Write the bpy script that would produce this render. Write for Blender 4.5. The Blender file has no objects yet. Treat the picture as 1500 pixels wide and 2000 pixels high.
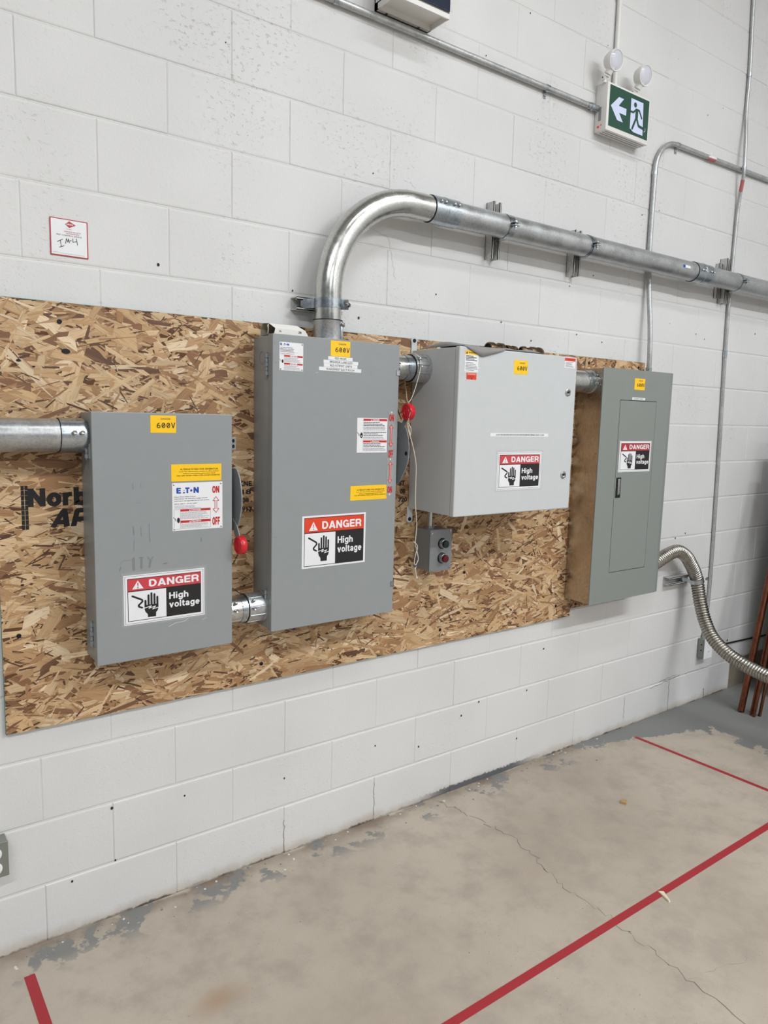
import bpy, bmesh, math, random
from mathutils import Vector, Matrix
random.seed(7)
S = bpy.context.scene
COL = S.collection
PI = math.pi

# ------------------------------------------------------------------ camera, world, lights, exposure
cam = bpy.data.cameras.new('camera')
cam.sensor_fit = 'HORIZONTAL'; cam.sensor_width = 36.0; cam.lens = 36.0 * 1433.43 / 1500.0
cam.clip_start = 0.02; cam.clip_end = 100
co = bpy.data.objects.new('camera', cam); COL.objects.link(co)
yaw, pit, rol = 0.63306, -0.132452, 0.026347
fw = Vector((math.sin(yaw) * math.cos(pit), math.cos(yaw) * math.cos(pit), math.sin(pit)))
rt = Vector((math.cos(yaw), -math.sin(yaw), 0)); up = rt.cross(fw)
r2 = math.cos(rol) * rt + math.sin(rol) * up; u2 = -math.sin(rol) * rt + math.cos(rol) * up
mw = Matrix((r2, u2, -fw)).transposed().to_4x4(); mw.translation = Vector((-0.4032, -2.2033, 1.596))
co.matrix_world = mw
S.camera = co

wd = bpy.data.worlds.new('world'); S.world = wd; wd.use_nodes = True
wd.node_tree.nodes['Background'].inputs[0].default_value = (0.92, 0.96, 1.0, 1)
wd.node_tree.nodes['Background'].inputs[1].default_value = 0.17

def area(name, loc, sx, sy, watts, tgt=None, col=(0.95, 0.98, 1.0)):
    l = bpy.data.lights.new(name, 'AREA'); l.shape = 'RECTANGLE'; l.size = sx; l.size_y = sy
    l.energy = watts; l.color = col
    o = bpy.data.objects.new(name, l); COL.objects.link(o); o.location = loc
    if tgt is not None:
        d = Vector(tgt) - Vector(loc); o.rotation_euler = d.to_track_quat('-Z', 'Y').to_euler()
    return o
area('ceiling_strip_near', (-2.1, -3.9, 4.7), 2.4, 0.22, 140)
area('ceiling_strip_near', (3.1, -4.3, 4.7), 2.4, 0.22, 180)
area('ceiling_strip_far', (-1.2, -9.0, 4.7), 2.4, 0.22, 190)
area('ceiling_strip_far', (3.4, -9.0, 4.7), 2.4, 0.22, 190)
area('ceiling_strip_wall', (1.7, -2.3, 4.9), 2.4, 0.22, 38)

S.view_settings.view_transform = 'Standard'
S.view_settings.look = 'None'
S.view_settings.gamma = 1.0
S.view_settings.use_curve_mapping = False
S.view_settings.exposure = 0.12

# ------------------------------------------------------------------ materials
def lin(c):
    r = []
    for v in c[:3]:
        v = v / 255.0
        r.append(v / 12.92 if v <= 0.04045 else ((v + 0.055) / 1.055) ** 2.4)
    return (r[0], r[1], r[2], 1.0)

class NT:
    def __init__(s, name):
        s.m = bpy.data.materials.new(name); s.m.use_nodes = True
        s.t = s.m.node_tree; s.b = s.t.nodes['Principled BSDF']
        s.tc = s.t.nodes.new('ShaderNodeTexCoord')
    def link(s, a, b): s.t.links.new(a, b)
    def obj(s): return s.tc.outputs['Object']
    def mapping(s, vec, scale=(1, 1, 1), rot=(0, 0, 0), loc=(0, 0, 0)):
        n = s.t.nodes.new('ShaderNodeMapping'); s.link(vec, n.inputs[0])
        n.inputs['Scale'].default_value = scale; n.inputs['Rotation'].default_value = rot; n.inputs['Location'].default_value = loc
        return n.outputs[0]
    def noise(s, scale, detail=4, rough=0.55, vec=None, dist=0.0):
        n = s.t.nodes.new('ShaderNodeTexNoise'); s.link(vec or s.obj(), n.inputs['Vector'])
        n.inputs['Scale'].default_value = scale; n.inputs['Detail'].default_value = detail
        n.inputs['Roughness'].default_value = rough; n.inputs['Distortion'].default_value = dist
        return n.outputs['Fac']
    def voro(s, scale, vec=None, out='Distance'):
        n = s.t.nodes.new('ShaderNodeTexVoronoi'); s.link(vec or s.obj(), n.inputs['Vector'])
        n.inputs['Scale'].default_value = scale
        return n.outputs[out]
    def ramp(s, fac, lo, hi, a=0.0, b=1.0):
        n = s.t.nodes.new('ShaderNodeMapRange'); s.put(fac, n.inputs[0])
        n.inputs[1].default_value = lo; n.inputs[2].default_value = hi
        n.inputs[3].default_value = a; n.inputs[4].default_value = b
        n.interpolation_type = 'SMOOTHSTEP' if True else 'LINEAR'
        return n.outputs[0]
    def put(s, v, sock):
        if isinstance(v, (int, float)): sock.default_value = v
        elif isinstance(v, tuple): sock.default_value = v
        else: s.link(v, sock)
    def math(s, op, a, b=0.0, c=None):
        n = s.t.nodes.new('ShaderNodeMath'); n.operation = op
        s.put(a, n.inputs[0]); s.put(b, n.inputs[1])
        if c is not None: s.put(c, n.inputs[2])
        return n.outputs[0]
    def mix(s, fac, a, b, mode='MIX'):
        n = s.t.nodes.new('ShaderNodeMix'); n.data_type = 'RGBA'; n.blend_type = mode
        s.put(fac, n.inputs[0]); s.put(a, n.inputs[6]); s.put(b, n.inputs[7])
        return n.outputs[2]
    def xyz(s):
        n = s.t.nodes.new('ShaderNodeSeparateXYZ'); s.link(s.obj(), n.inputs[0]); return n.outputs
    def bump(s, h, strength=0.3, dist=0.002, prev=None):
        n = s.t.nodes.new('ShaderNodeBump'); s.link(h, n.inputs['Height'])
        n.inputs['Strength'].default_value = strength; n.inputs['Distance'].default_value = dist
        if prev: s.link(prev, n.inputs['Normal'])
        return n.outputs[0]
    def set(s, **k):
        for a, v in k.items():
            s.put(v, s.b.inputs[a.replace('_', ' ')])
        return s.m

MATS = {}
def flat(name, c, rough=0.5, metal=0.0, grain=0.0, emit=None, coat=0.0):
    n = NT(name); col = lin(c)
    f = n.noise(35, 3)
    d = tuple(v * (0.94 if metal < 0.5 else 0.9) for v in col[:3]) + (1.0,)
    n.set(Base_Color=n.mix(f, d, col), Metallic=metal, Roughness=rough)
    if grain: n.set(Normal=n.bump(n.noise(400, 2), grain, 0.0006))
    if emit: n.set(Emission_Color=lin(emit[0]), Emission_Strength=emit[1])
    if coat: n.set(Coat_Weight=coat)
    MATS[name] = n.m
    return n.m

def steel(name, c, rough=0.28, scale=(1, 1, 1), amp=0.14, spangle=0.0, dark=0.72, metal=1.0):
    n = NT(name); col = lin(c)
    v = n.mapping(n.obj(), scale)
    a = n.noise(18, 5, 0.6, v)
    b = n.noise(140, 3, 0.6, v)
    f = n.math('MULTIPLY', n.math('ADD', a, b), 0.5)
    base = n.mix(n.ramp(f, 0.35, 0.62), tuple(x * dark for x in col[:3]) + (1,), col)
    if spangle:
        vv = n.voro(38, None, 'Color')
        base = n.mix(spangle, base, n.mix(0.5, base, vv, 'OVERLAY'))
    n.set(Base_Color=base, Metallic=metal, Roughness=n.ramp(a, 0.3, 0.7, rough - amp / 2, rough + amp / 2))
    n.set(Normal=n.bump(b, 0.05, 0.001))
    MATS[name] = n.m
    return n.m

PANEL = flat('grey_enamel', (143, 147, 148), 0.38, grain=0.03)
PANEL4 = flat('green_grey_enamel', (132, 137, 133), 0.42, grain=0.03)
PLIGHT = flat('light_grey_powder_coat', (196, 199, 200), 0.45, grain=0.05)
CASTG = flat('grey_cast_enamel', (124, 126, 128), 0.45, grain=0.15)
HANDLE = flat('handle_grey_paint', (138, 143, 147), 0.4)
WHITE = flat('white_print', (232, 232, 234), 0.45)
WPLAST = flat('white_plastic', (228, 226, 222), 0.4)
BLACK = flat('black_print', (22, 22, 24), 0.5)
INK = flat('grey_ink', (70, 70, 74), 0.5)
INKL = flat('pale_grey_ink', (150, 150, 155), 0.5)
DARK = flat('dark_gap', (14, 14, 15), 0.8)
YEL = flat('yellow_label', (252, 200, 0), 0.45)
REDA = flat('faded_red_print', (200, 62, 72), 0.4)
REDB = flat('orange_red_print', (222, 64, 30), 0.4)
REDC = flat('dark_red_print', (176, 44, 54), 0.4)
REDP = flat('red_plastic', (206, 30, 42), 0.3)
REDL = flat('red_letter', (196, 26, 30), 0.5)
STICKR = flat('faded_sticker_red', (178, 96, 98), 0.5)
PINK = flat('pale_arrow_red', (226, 150, 145), 0.5)
BLUE = flat('blue_print', (8, 72, 170), 0.45)
FILM = flat('clear_film', (152, 156, 156), 0.2)
FILM3 = flat('clear_film_light', (192, 195, 195), 0.22)
GREEN = flat('sign_green', (10, 68, 52), 0.35, emit=((14, 78, 60), 0.04))
SIGNW = flat('sign_lit_white', (206, 212, 238), 0.35, emit=((205, 212, 245), 0.06))
LENS = flat('lamp_lens', (205, 206, 216), 0.08, coat=0.6)
STEEL = steel('galvanized_steel', (190, 192, 193), 0.38, metal=0.82)
EMT = steel('thin_conduit_zinc', (190, 192, 192), 0.4, metal=0.6)
STEELB = steel('bright_galvanized_steel', (206, 206, 202), 0.25, dark=0.8)
STEELC = steel('zinc_plated_steel', (186, 194, 200), 0.3)
STRUT = steel('strut_steel', (206, 206, 203), 0.45, metal=0.2)
GALV = steel('galvanized_sheet', (198, 190, 180), 0.32, (1, 1, 0.5), spangle=0.03, dark=0.74)
FLEXM = steel('flex_steel', (176, 172, 164), 0.3)
SCREW = steel('screw_steel', (190, 190, 190), 0.25)
BSCREW = flat('blue_black_screw', (28, 32, 44), 0.35, 0.6)
COPPER = steel('copper', (132, 82, 60), 0.42, (1, 1, 0.3), dark=0.6)
BLUEC = flat('blue_cap', (22, 100, 180), 0.5)
BRASS = steel('aged_brass', (120, 96, 74), 0.4, dark=0.5)
ROPE = flat('cotton_cord', (222, 212, 196), 0.9, grain=0.4)
CARD = flat('white_carton', (228, 225, 220), 0.6)
CARDI = flat('carton_inside', (176, 168, 150), 0.8)
RUBBER = flat('grey_vinyl_sheet', (140, 140, 139), 0.6, grain=0.1)
GSCREEN = flat('green_button', (10, 34, 30), 0.25)
RBUT = flat('red_button', (86, 14, 26), 0.25)
BSCR = flat('blue_glass', (28, 38, 62), 0.08, coat=0.5)
TAPE = flat('red_floor_tape', (158, 38, 46), 0.55, grain=0.1)
CHIP = flat('wood_chip', (172, 138, 96), 0.8)
CHIPL = flat('pale_paper_scrap', (216, 206, 178), 0.8)
FLAKE = flat('paint_flake', (208, 204, 196), 0.8)
STENC = flat('stencil_ink', (34, 32, 33), 0.85)
SMUDGE = flat('adhesive_residue', (124, 127, 127), 0.6)
SMUDL = flat('white_scuff', (198, 200, 200), 0.5)
OUTG = flat('outlet_box_steel', (142, 146, 138), 0.4, 0.5)
LEDR = flat('red_indicator', (210, 20, 30), 0.3, emit=((255, 30, 40), 0.25))

# painted concrete block
def wall_mat():
    n = NT('painted_block'); p = n.xyz()
    fine = n.noise(120, 6, 0.65); mid = n.noise(14, 4, 0.6); big = n.noise(1.7, 2)
    zone = n.ramp(n.noise(2.1, 3, 0.55), 0.44, 0.66)
    pa = n.ramp(n.noise(62, 4, 0.6, n.mapping(n.obj(), (1, 1, 1.5))), 0.56, 0.70)
    pb = n.ramp(n.noise(34, 5, 0.7), 0.62, 0.72)
    pit = n.math('SUBTRACT', 1.0, n.math('MULTIPLY', n.math('MAXIMUM', pa, pb), n.math('ADD', n.math('MULTIPLY', zone, 0.88), 0.12)))
    base = n.mix(n.ramp(big, 0.3, 0.7), lin((207, 206, 205)), lin((214, 213, 212)))
    base = n.mix(n.math('MULTIPLY', n.math('SUBTRACT', 1.0, pit), n.ramp(p[2], 0.5, 1.9, 0.08, 0.28)), base, lin((150, 146, 140)))
    # dirt and bare crumbled edge at the foot of the wall
    nz = n.noise(9, 5, 0.65)
    h = n.math('ADD', p[2], n.math('MULTIPLY', n.math('SUBTRACT', nz, 0.5), 0.07))
    base = n.mix(n.math('MULTIPLY', n.ramp(h, 0.045, 0.0), 0.65), base, lin((176, 164, 146)))
    crk = n.math('ADD', p[2], n.math('MULTIPLY', n.math('SUBTRACT', n.noise(22, 5, 0.7), 0.5), 0.035))
    base = n.mix(n.math('MULTIPLY', n.ramp(crk, 0.010, 0.001), n.ramp(n.noise(5, 3), 0.4, 0.6, 0.35, 1.0)), base, lin((84, 70, 58)))
    # dark grey paint strip along part of the foot
    inx = n.math('MULTIPLY', n.ramp(p[0], 1.38, 1.6), n.ramp(p[0], 2.2, 1.95))
    dk = n.ramp(n.math('ADD', p[2], n.math('MULTIPLY', n.math('SUBTRACT', n.noise(60, 4), 0.5), 0.03)), 0.03, 0.021)
    base = n.mix(n.math('MULTIPLY', inx, dk), base, lin((92, 93, 97)))
    # unpainted block at the far end of the lowest course
    far = n.math('MULTIPLY', n.ramp(p[0], 3.828, 3.84), n.ramp(p[2], 0.183, 0.176))
    base = n.mix(far, base, n.mix(nz, lin((104, 94, 80)), lin((140, 130, 114))))
    hgt = n.math('ADD', n.math('MULTIPLY', fine, 0.35), n.math('ADD', n.math('MULTIPLY', mid, 0.5), n.math('MULTIPLY', pit, n.ramp(p[2], 0.5, 1.9, 0.4, 0.9))))
    n.set(Base_Color=base, Roughness=0.55, Normal=n.bump(hgt, 0.62, 0.0025))
    return n.m
WALL = wall_mat()
HAIR = flat('hairline_crack', (150, 147, 143), 0.8)
HOLE = flat('drill_hole', (40, 36, 33), 0.9)

def floor_mat():
    n = NT('concrete_floor'); p = n.xyz()
    a = n.noise(1.1, 5, 0.6); b = n.noise(7, 5, 0.65); c = n.noise(160, 3, 0.7)
    base = n.mix(n.ramp(a, 0.3, 0.7), lin((160, 148, 134)), lin((180, 169, 155)))
    base = n.mix(n.math('MULTIPLY', n.ramp(b, 0.42, 0.72), 0.55), base, lin((146, 136, 124)))
    base = n.mix(n.math('MULTIPLY', n.ramp(c, 0.58, 0.75), 0.5), base, lin((130, 121, 110)))
    spk = n.ramp(n.voro(55), 0.10, 0.04)
    base = n.mix(n.math('MULTIPLY', spk, n.ramp(n.noise(5, 2), 0.5, 0.65)), base, lin((104, 96, 88)))
    # rust stain
    dx = n.math('SUBTRACT', p[0], 0.33); dy = n.math('SUBTRACT', p[1], -0.50)
    dd = n.math('SQRT', n.math('ADD', n.math('MULTIPLY', dx, dx), n.math('MULTIPLY', n.math('MULTIPLY', dy, dy), 3.0)))
    rs = n.math('MULTIPLY', n.ramp(n.math('ADD', dd, n.math('MULTIPLY', n.noise(14, 4), 0.16)), 0.2, 0.06), 0.6)
    base = n.mix(rs, base, lin((150, 116, 82)))
    # dirt band along the wall
    nz = n.noise(8, 5, 0.65)
    dirt = n.math('ADD', n.math('MULTIPLY', p[1], -1.0), n.math('MULTIPLY', nz, 0.10))
    base = n.mix(n.math('MULTIPLY', n.ramp(dirt, 0.13, 0.05), n.ramp(n.noise(3.1, 3), 0.38, 0.62, 0.25, 0.9)), base, lin((116, 99, 85)))
    base = n.mix(n.math('MULTIPLY', n.ramp(n.math('ADD', n.math('MULTIPLY', p[1], -1.0), n.math('MULTIPLY', n.noise(11, 4), 0.07)), 0.052, 0.034), n.ramp(n.noise(4.3, 4), 0.48, 0.6, 0.0, 0.8)), base, lin((196, 188, 172)))
    # remains of grey floor paint near the wall
    flake = n.noise(6.0, 6, 0.6)
    near = n.math('MULTIPLY', n.ramp(p[1], -0.17, -0.07), n.ramp(flake, 0.535, 0.56))
    hol = n.math('SUBTRACT', 1.0, n.ramp(n.noise(19, 4), 0.55, 0.6))
    base = n.mix(n.math('MULTIPLY', near, hol), base, lin((124, 123, 120)))
    # grey painted far corner
    kx = n.math('MAXIMUM', n.math('ADD', p[1], 0.25), 0.0)
    edge = n.math('SUBTRACT', p[0], n.math('SUBTRACT', 3.16, n.math('MULTIPLY', kx, 3.2)))
    edge = n.math('ADD', edge, n.math('MULTIPLY', n.math('SUBTRACT', n.noise(9, 6, 0.66), 0.5), 0.62))
    gp = n.mix(b, lin((108, 110, 109)), lin((134, 134, 131)))
    base = n.mix(n.ramp(edge, -0.01, 0.01), base, gp)
    h = n.math('ADD', n.math('MULTIPLY', b, 0.6), n.math('MULTIPLY', c, 0.4))
    n.set(Base_Color=base, Roughness=n.ramp(b, 0.3, 0.7, 0.5, 0.68), Normal=n.bump(h, 0.12, 0.002))
    return n.m
FLOOR = floor_mat()
CRACK = flat('floor_crack', (118, 106, 94), 0.9)  # brownish tone of the thin crack lines drawn on the floor

def osb_mat():
    n = NT('osb_strands')
    at = n.t.nodes.new('ShaderNodeAttribute'); at.attribute_name = 'Col'
    v = n.mapping(n.tc.outputs['UV'], (14, 420, 1))
    g = n.noise(1.0, 5, 0.65, v)
    g2 = n.noise(1.0, 3, 0.6, n.mapping(n.tc.outputs['UV'], (6, 60, 1)))
    col = n.mix(n.math('MULTIPLY', n.ramp(g, 0.48, 0.7), 0.7), at.outputs['Color'], n.mix(0.72, at.outputs['Color'], lin((70, 44, 24))))
    col = n.mix(n.math('MULTIPLY', n.ramp(g2, 0.5, 0.75), 0.4), col, lin((150, 104, 62)))
    n.set(Base_Color=col, Roughness=0.62, Normal=n.bump(g, 0.35, 0.0012))
    return n.m
OSB = osb_mat()
OSBB = flat('osb_core', (96, 64, 38), 0.9, grain=0.3)
TEAL = flat('teal_edge_seal', (86, 138, 130), 0.8)

# ------------------------------------------------------------------ mesh builder
class MB:
    def __init__(s):
        s.v = []; s.f = []; s.m = []; s.sm = []; s.mats = []; s.uv = None; s.col = None
    def mi(s, m):
        if m not in s.mats: s.mats.append(m)
        return s.mats.index(m)
    def add(s, vs, fs, m, smooth=False):
        o = len(s.v); k = s.mi(m)
        s.v += [tuple(x) for x in vs]
        for f in fs:
            s.f.append(tuple(i + o for i in f)); s.m.append(k); s.sm.append(smooth)
    def box(s, x0, x1, y0, y1, z0, z1, m, bev=0.0, seg=2):
        bm = bmesh.new(); bmesh.ops.create_cube(bm, size=1)
        for v in bm.verts:
            v.co = Vector(((x0 + x1) / 2 + v.co.x * (x1 - x0), (y0 + y1) / 2 + v.co.y * (y1 - y0), (z0 + z1) / 2 + v.co.z * (z1 - z0)))
        if bev: bmesh.ops.bevel(bm, geom=bm.edges[:], offset=bev, segments=seg, affect='EDGES', profile=0.5)
        s.bm(bm, m, False)
    def bm(s, bm, m, smooth=False):
        bm.verts.index_update()
        s.add([v.co for v in bm.verts], [[v.index for v in f.verts] for f in bm.faces], m, smooth); bm.free()
    def lathe(s, p0, p1, prof, m, n=32, smooth=True, caps=True):
        """prof: list of (t along p0->p1 in metres, radius)"""
        p0 = Vector(p0); d = (Vector(p1) - p0).normalized()
        a = d.orthogonal().normalized(); b = d.cross(a)
        vs = []; fs = []
        for t, r in prof:
            for i in range(n):
                q = 2 * PI * i / n
                vs.append(p0 + d * t + (a * math.cos(q) + b * math.sin(q)) * r)
        for k in range(len(prof) - 1):
            for i in range(n):
                j = (i + 1) % n
                fs.append((k * n + i, k * n + j, (k + 1) * n + j, (k + 1) * n + i))
        s.add(vs, fs, m, smooth)
        if caps:
            if prof[0][1] > 1e-6: s.add(vs[:n], [tuple(range(n))[::-1]], m)
            if prof[-1][1] > 1e-6: s.add(vs[-n:], [tuple(range(n))], m)
    def cyl(s, p0, p1, r, m, n=32, bev=0.0):
        L = (Vector(p1) - Vector(p0)).length
        if bev: pr = [(0, r - bev), (bev, r), (L - bev, r), (L, r - bev)]
        else: pr = [(0, r), (L, r)]
        s.lathe(p0, p1, pr, m, n)
    def tube(s, pts, r, m, n=20, caps=True):
        pts = [Vector(p) for p in pts]
        T = []
        for i in range(len(pts)):
            a = pts[max(0, i - 1)]; b = pts[min(len(pts) - 1, i + 1)]
            T.append((b - a).normalized())
        u = T[0].orthogonal().normalized(); vs = []; fs = []
        for i, p in enumerate(pts):
            u = (u - T[i] * u.dot(T[i])).normalized(); w = T[i].cross(u)
            rr = r(i) if callable(r) else r
            for k in range(n):
                q = 2 * PI * k / n
                vs.append(p + (u * math.cos(q) + w * math.sin(q)) * rr)
        for i in range(len(pts) - 1):
            for k in range(n):
                j = (k + 1) % n
                fs.append((i * n + k, i * n + j, (i + 1) * n + j, (i + 1) * n + k))
        s.add(vs, fs, m, True)
        if caps:
            s.add(vs[:n], [tuple(range(n))[::-1]], m); s.add(vs[-n:], [tuple(range(n))], m)
    def poly(s, pts, y, m):
        a = sum(pts[i][0] * pts[(i + 1) % len(pts)][1] - pts[(i + 1) % len(pts)][0] * pts[i][1] for i in range(len(pts)))
        if a < 0: pts = pts[::-1]
        s.k = (getattr(s, 'k', 0) + 1) % 14; y = y - s.k * 1.3e-5   # keeps overlapping strokes from sharing one plane
        s.add([(p[0], y, p[1]) for p in pts], [tuple(range(len(pts)))], m)
    def rect(s, x0, z0, x1, z1, y, m): s.poly([(x0, z0), (x1, z0), (x1, z1), (x0, z1)], y, m)
    def stroke(s, pts, w, y, m, cap=True):
        for i in range(len(pts) - 1):
            a = Vector(pts[i]); b = Vector(pts[i + 1]); d = (b - a)
            if d.length < 1e-9: continue
            n = Vector((-d.y, d.x)).normalized() * w / 2
            s.poly([tuple(a + n), tuple(b + n), tuple(b - n), tuple(a - n)], y, m)
        for p in (pts if cap else pts[1:-1]):
            s.poly([(p[0] + w / 2 * math.cos(q * PI / 4), p[1] + w / 2 * math.sin(q * PI / 4)) for q in range(8)], y, m)
    def disc(s, x, z, r, y, m, n=24, rz=None):
        rz = rz or r
        s.poly([(x + r * math.cos(2 * PI * i / n), z + rz * math.sin(2 * PI * i / n)) for i in range(n)], y, m)
    def prism_yz(s, prof, x0, x1, m, bev=0.0):
        bm = bmesh.new()
        vs = [bm.verts.new((x0, y, z)) for y, z in prof]
        f = bm.faces.new(vs)
        r = bmesh.ops.extrude_face_region(bm, geom=[f])
        for e in r['geom']:
            if isinstance(e, bmesh.types.BMVert): e.co.x = x1
        bmesh.ops.recalc_face_normals(bm, faces=bm.faces[:])
        if bev: bmesh.ops.bevel(bm, geom=bm.edges[:], offset=bev, segments=1, affect='EDGES')
        s.bm(bm, m)
    def text(s, t, x0, x1, z0, z1, y, m, bold=0.0, res=3):
        vs, fs = glyphs(t, bold, res)
        ax = min(v[0] for v in vs); bx = max(v[0] for v in vs); az = min(v[1] for v in vs); bz = max(v[1] for v in vs)
        sx = (x1 - x0) / max(bx - ax, 1e-6); sz = (z1 - z0) / max(bz - az, 1e-6)
        s.add([(x0 + (v[0] - ax) * sx, y, z0 + (v[1] - az) * sz) for v in vs], fs, m)
    def sfont(s, t, x0, x1, z0, z1, y, m, wt=1.0, lean=0.0):
        """even-stroke sans lettering fitted to the box x0..x1, z0..z1 (descenders reach below z0 of the capitals)"""
        tmp = MB(); x = 0.0; w = .2 * wt
        for ch in t:
            adv, st = GL[ch]
            for q in st:
                for i in range(len(q) - 1):
                    a = Vector(q[i]); b = Vector(q[i + 1]); d = b - a
                    if d.length < 1e-9: continue
                    n = Vector((-d.y, d.x)).normalized() * w / 2
                    tmp.poly([(p.x + x, p.y) for p in (a + n, b + n, b - n, a - n)], 0, m)
                for p in q[1:-1]:
                    if len(q) > 8 or True: tmp.poly([(p[0] + x + w / 2 * math.cos(k * PI / 5), p[1] + w / 2 * math.sin(k * PI / 5)) for k in range(10)], 0, m)
            x += adv + .10
        ax = min(v[0] for v in tmp.v); bx = max(v[0] for v in tmp.v); az = min(v[2] for v in tmp.v); bz = max(v[2] for v in tmp.v)
        s.add([(x0 + (v[0] - ax) / (bx - ax) * (x1 - x0) + lean * (v[2] - az) / (bz - az), y + v[1], z0 + (v[2] - az) / (bz - az) * (z1 - z0)) for v in tmp.v], tmp.f, m)
    def lines(s, x0, x1, z1, z0, k, y, m, frac=0.4, seed=1):
        rnd = random.Random(seed); st = (z1 - z0) / k
        for i in range(k):
            z = z1 - (i + 0.5) * st; e = x0 + (x1 - x0) * rnd.uniform(0.62, 1.0); x = x0
            while x < e:
                w = rnd.uniform(0.004, 0.012) * (x1 - x0) / 0.1
                s.rect(x, z - st * frac / 2, min(e, x + w), z + st * frac / 2, y, m); x += w + 0.0014 * (x1 - x0) / 0.1
    def build(s, name, parent=None, origin=None):
        me = bpy.data.meshes.new(name)
        if parent is not None: origin = WL[parent.name]
        if origin is None:
            xs = [v[0] for v in s.v]; ys = [v[1] for v in s.v]; zs = [v[2] for v in s.v]
            origin = ((min(xs) + max(xs)) / 2, (min(ys) + max(ys)) / 2, min(zs))
        ox, oy, oz = origin
        me.from_pydata([(a - ox, b - oy, c - oz) for a, b, c in s.v], [], s.f)
        for m in s.mats: me.materials.append(m)
        me.polygons.foreach_set('material_index', s.m)
        me.polygons.foreach_set('use_smooth', s.sm)
        if s.uv:
            ul = me.uv_layers.new(name='UVMap')
            for lp in me.loops: ul.data[lp.index].uv = s.uv[lp.vertex_index]
        if s.col:
            ca = me.color_attributes.new('Col', 'FLOAT_COLOR', 'POINT')
            for i, c in enumerate(s.col): ca.data[i].color = c
        me.update()
        if any(s.sm):
            try: me.set_sharp_from_angle(angle=math.radians(40))
            except Exception: pass
        o = bpy.data.objects.new(name, me); COL.objects.link(o)
        if parent is not None: o.parent = parent; WL[o.name] = origin
        else: o.location = origin; WL[o.name] = origin
        return o
WL = {}
GC = {}
def arc(cx, cy, rx, ry, a0, a1, n=14):
    return [(cx + rx * math.cos(math.radians(a0 + (a1 - a0) * i / n)), cy + ry * math.sin(math.radians(a0 + (a1 - a0) * i / n))) for i in range(n + 1)]
GL = {
 'D': (.74, [[(.1, .1), (.1, .9), (.34, .9)] + arc(.34, .5, .3, .4, 90, -90) + [(.1, .1)]]),
 'A': (.80, [[(.09, 0), (.37, .9), (.43, .9), (.71, 0)], [(.2, .27), (.6, .27)]]),
 'N': (.74, [[(.1, 0), (.1, 1)], [(.64, 0), (.64, 1)], [(.12, .92), (.62, .08)]]),
 'G': (.80, [arc(.41, .5, .31, .4, 38, 318, 22), [(.70, 0), (.70, .44), (.44, .44)]]),
 'E': (.64, [[(.64, .9), (.1, .9), (.1, .1), (.64, .1)], [(.1, .51), (.6, .51)]]),
 'F': (.62, [[(.62, .9), (.1, .9), (.1, 0)], [(.1, .5), (.56, .5)]]),
 'T': (.70, [[(0, .9), (.70, .9)], [(.35, .9), (.35, 0)]]),
 'R': (.76, [[(.1, 0), (.1, .9), (.42, .9)] + arc(.42, .68, .22, .22, 90, -90) + [(.1, .46)], [(.42, .46), (.54, .42), (.61, .32), (.64, 0)]]),
 'P': (.74, [[(.1, 0), (.1, .9), (.40, .9)] + arc(.40, .65, .24, .25, 90, -90) + [(.1, .40)]]),
 'O': (.80, [arc(.4, .5, .3, .4, 0, 360, 26)]),
 'H': (.74, [[(.1, 0), (.1, 1)], [(.64, 0), (.64, 1)], [(.1, .52), (.64, .52)]]),
 'i': (.20, [[(.1, 0), (.1, .72)], [(.1, .83), (.1, 1)]]),
 'g': (.62, [arc(.31, .37, .21, .27, 0, 360, 22), [(.52, .72), (.52, .0)] + arc(.31, -.02, .21, .16, 0, -160, 10)]),
 'h': (.60, [[(.1, 0), (.1, 1)], [(.1, .4)] + arc(.3, .42, .2, .21, 170, 0, 10) + [(.5, 0)]]),
 'v': (.58, [[(.07, .72), (.29, .05), (.51, .72)]]),
 'o': (.64, [arc(.32, .36, .22, .27, 0, 360, 22)]),
 'l': (.20, [[(.1, 0), (.1, 1)]]),
 't': (.40, [[(.19, .92), (.19, .18), (.26, .09), (.40, .09)], [(.02, .63), (.38, .63)]]),
 'a': (.58, [arc(.28, .47, .19, .17, 160, 0, 10) + [(.47, .12), (.52, .02)], arc(.28, .21, .19, .13, 0, 360, 18)]),
 'e': (.62, [[(.1, .37), (.51, .37)] + arc(.31, .36, .21, .27, 0, 315, 20)]),
 'r': (.42, [[(.1, 0), (.1, .72)], [(.1, .4), (.16, .56), (.28, .62), (.42, .62)]]),
 'b': (.64, [[(.1, 0), (.1, 1)], arc(.33, .36, .22, .27, 0, 360, 22)]),
 'd': (.64, [[(.54, 0), (.54, 1)], arc(.31, .36, .22, .27, 0, 360, 22)]),
 '6': (.60, [arc(.30, .30, .22, .22, 0, 360, 20), [(.08, .32), (.12, .58), (.24, .80), (.46, .92)]]),
 '\u00d8': (.60, [arc(.30, .5, .21, .41, 0, 360, 24), [(.17, .24), (.43, .76)]]),
 'V': (.60, [[(.06, 1), (.3, .06), (.54, 1)]]),
}
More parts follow.
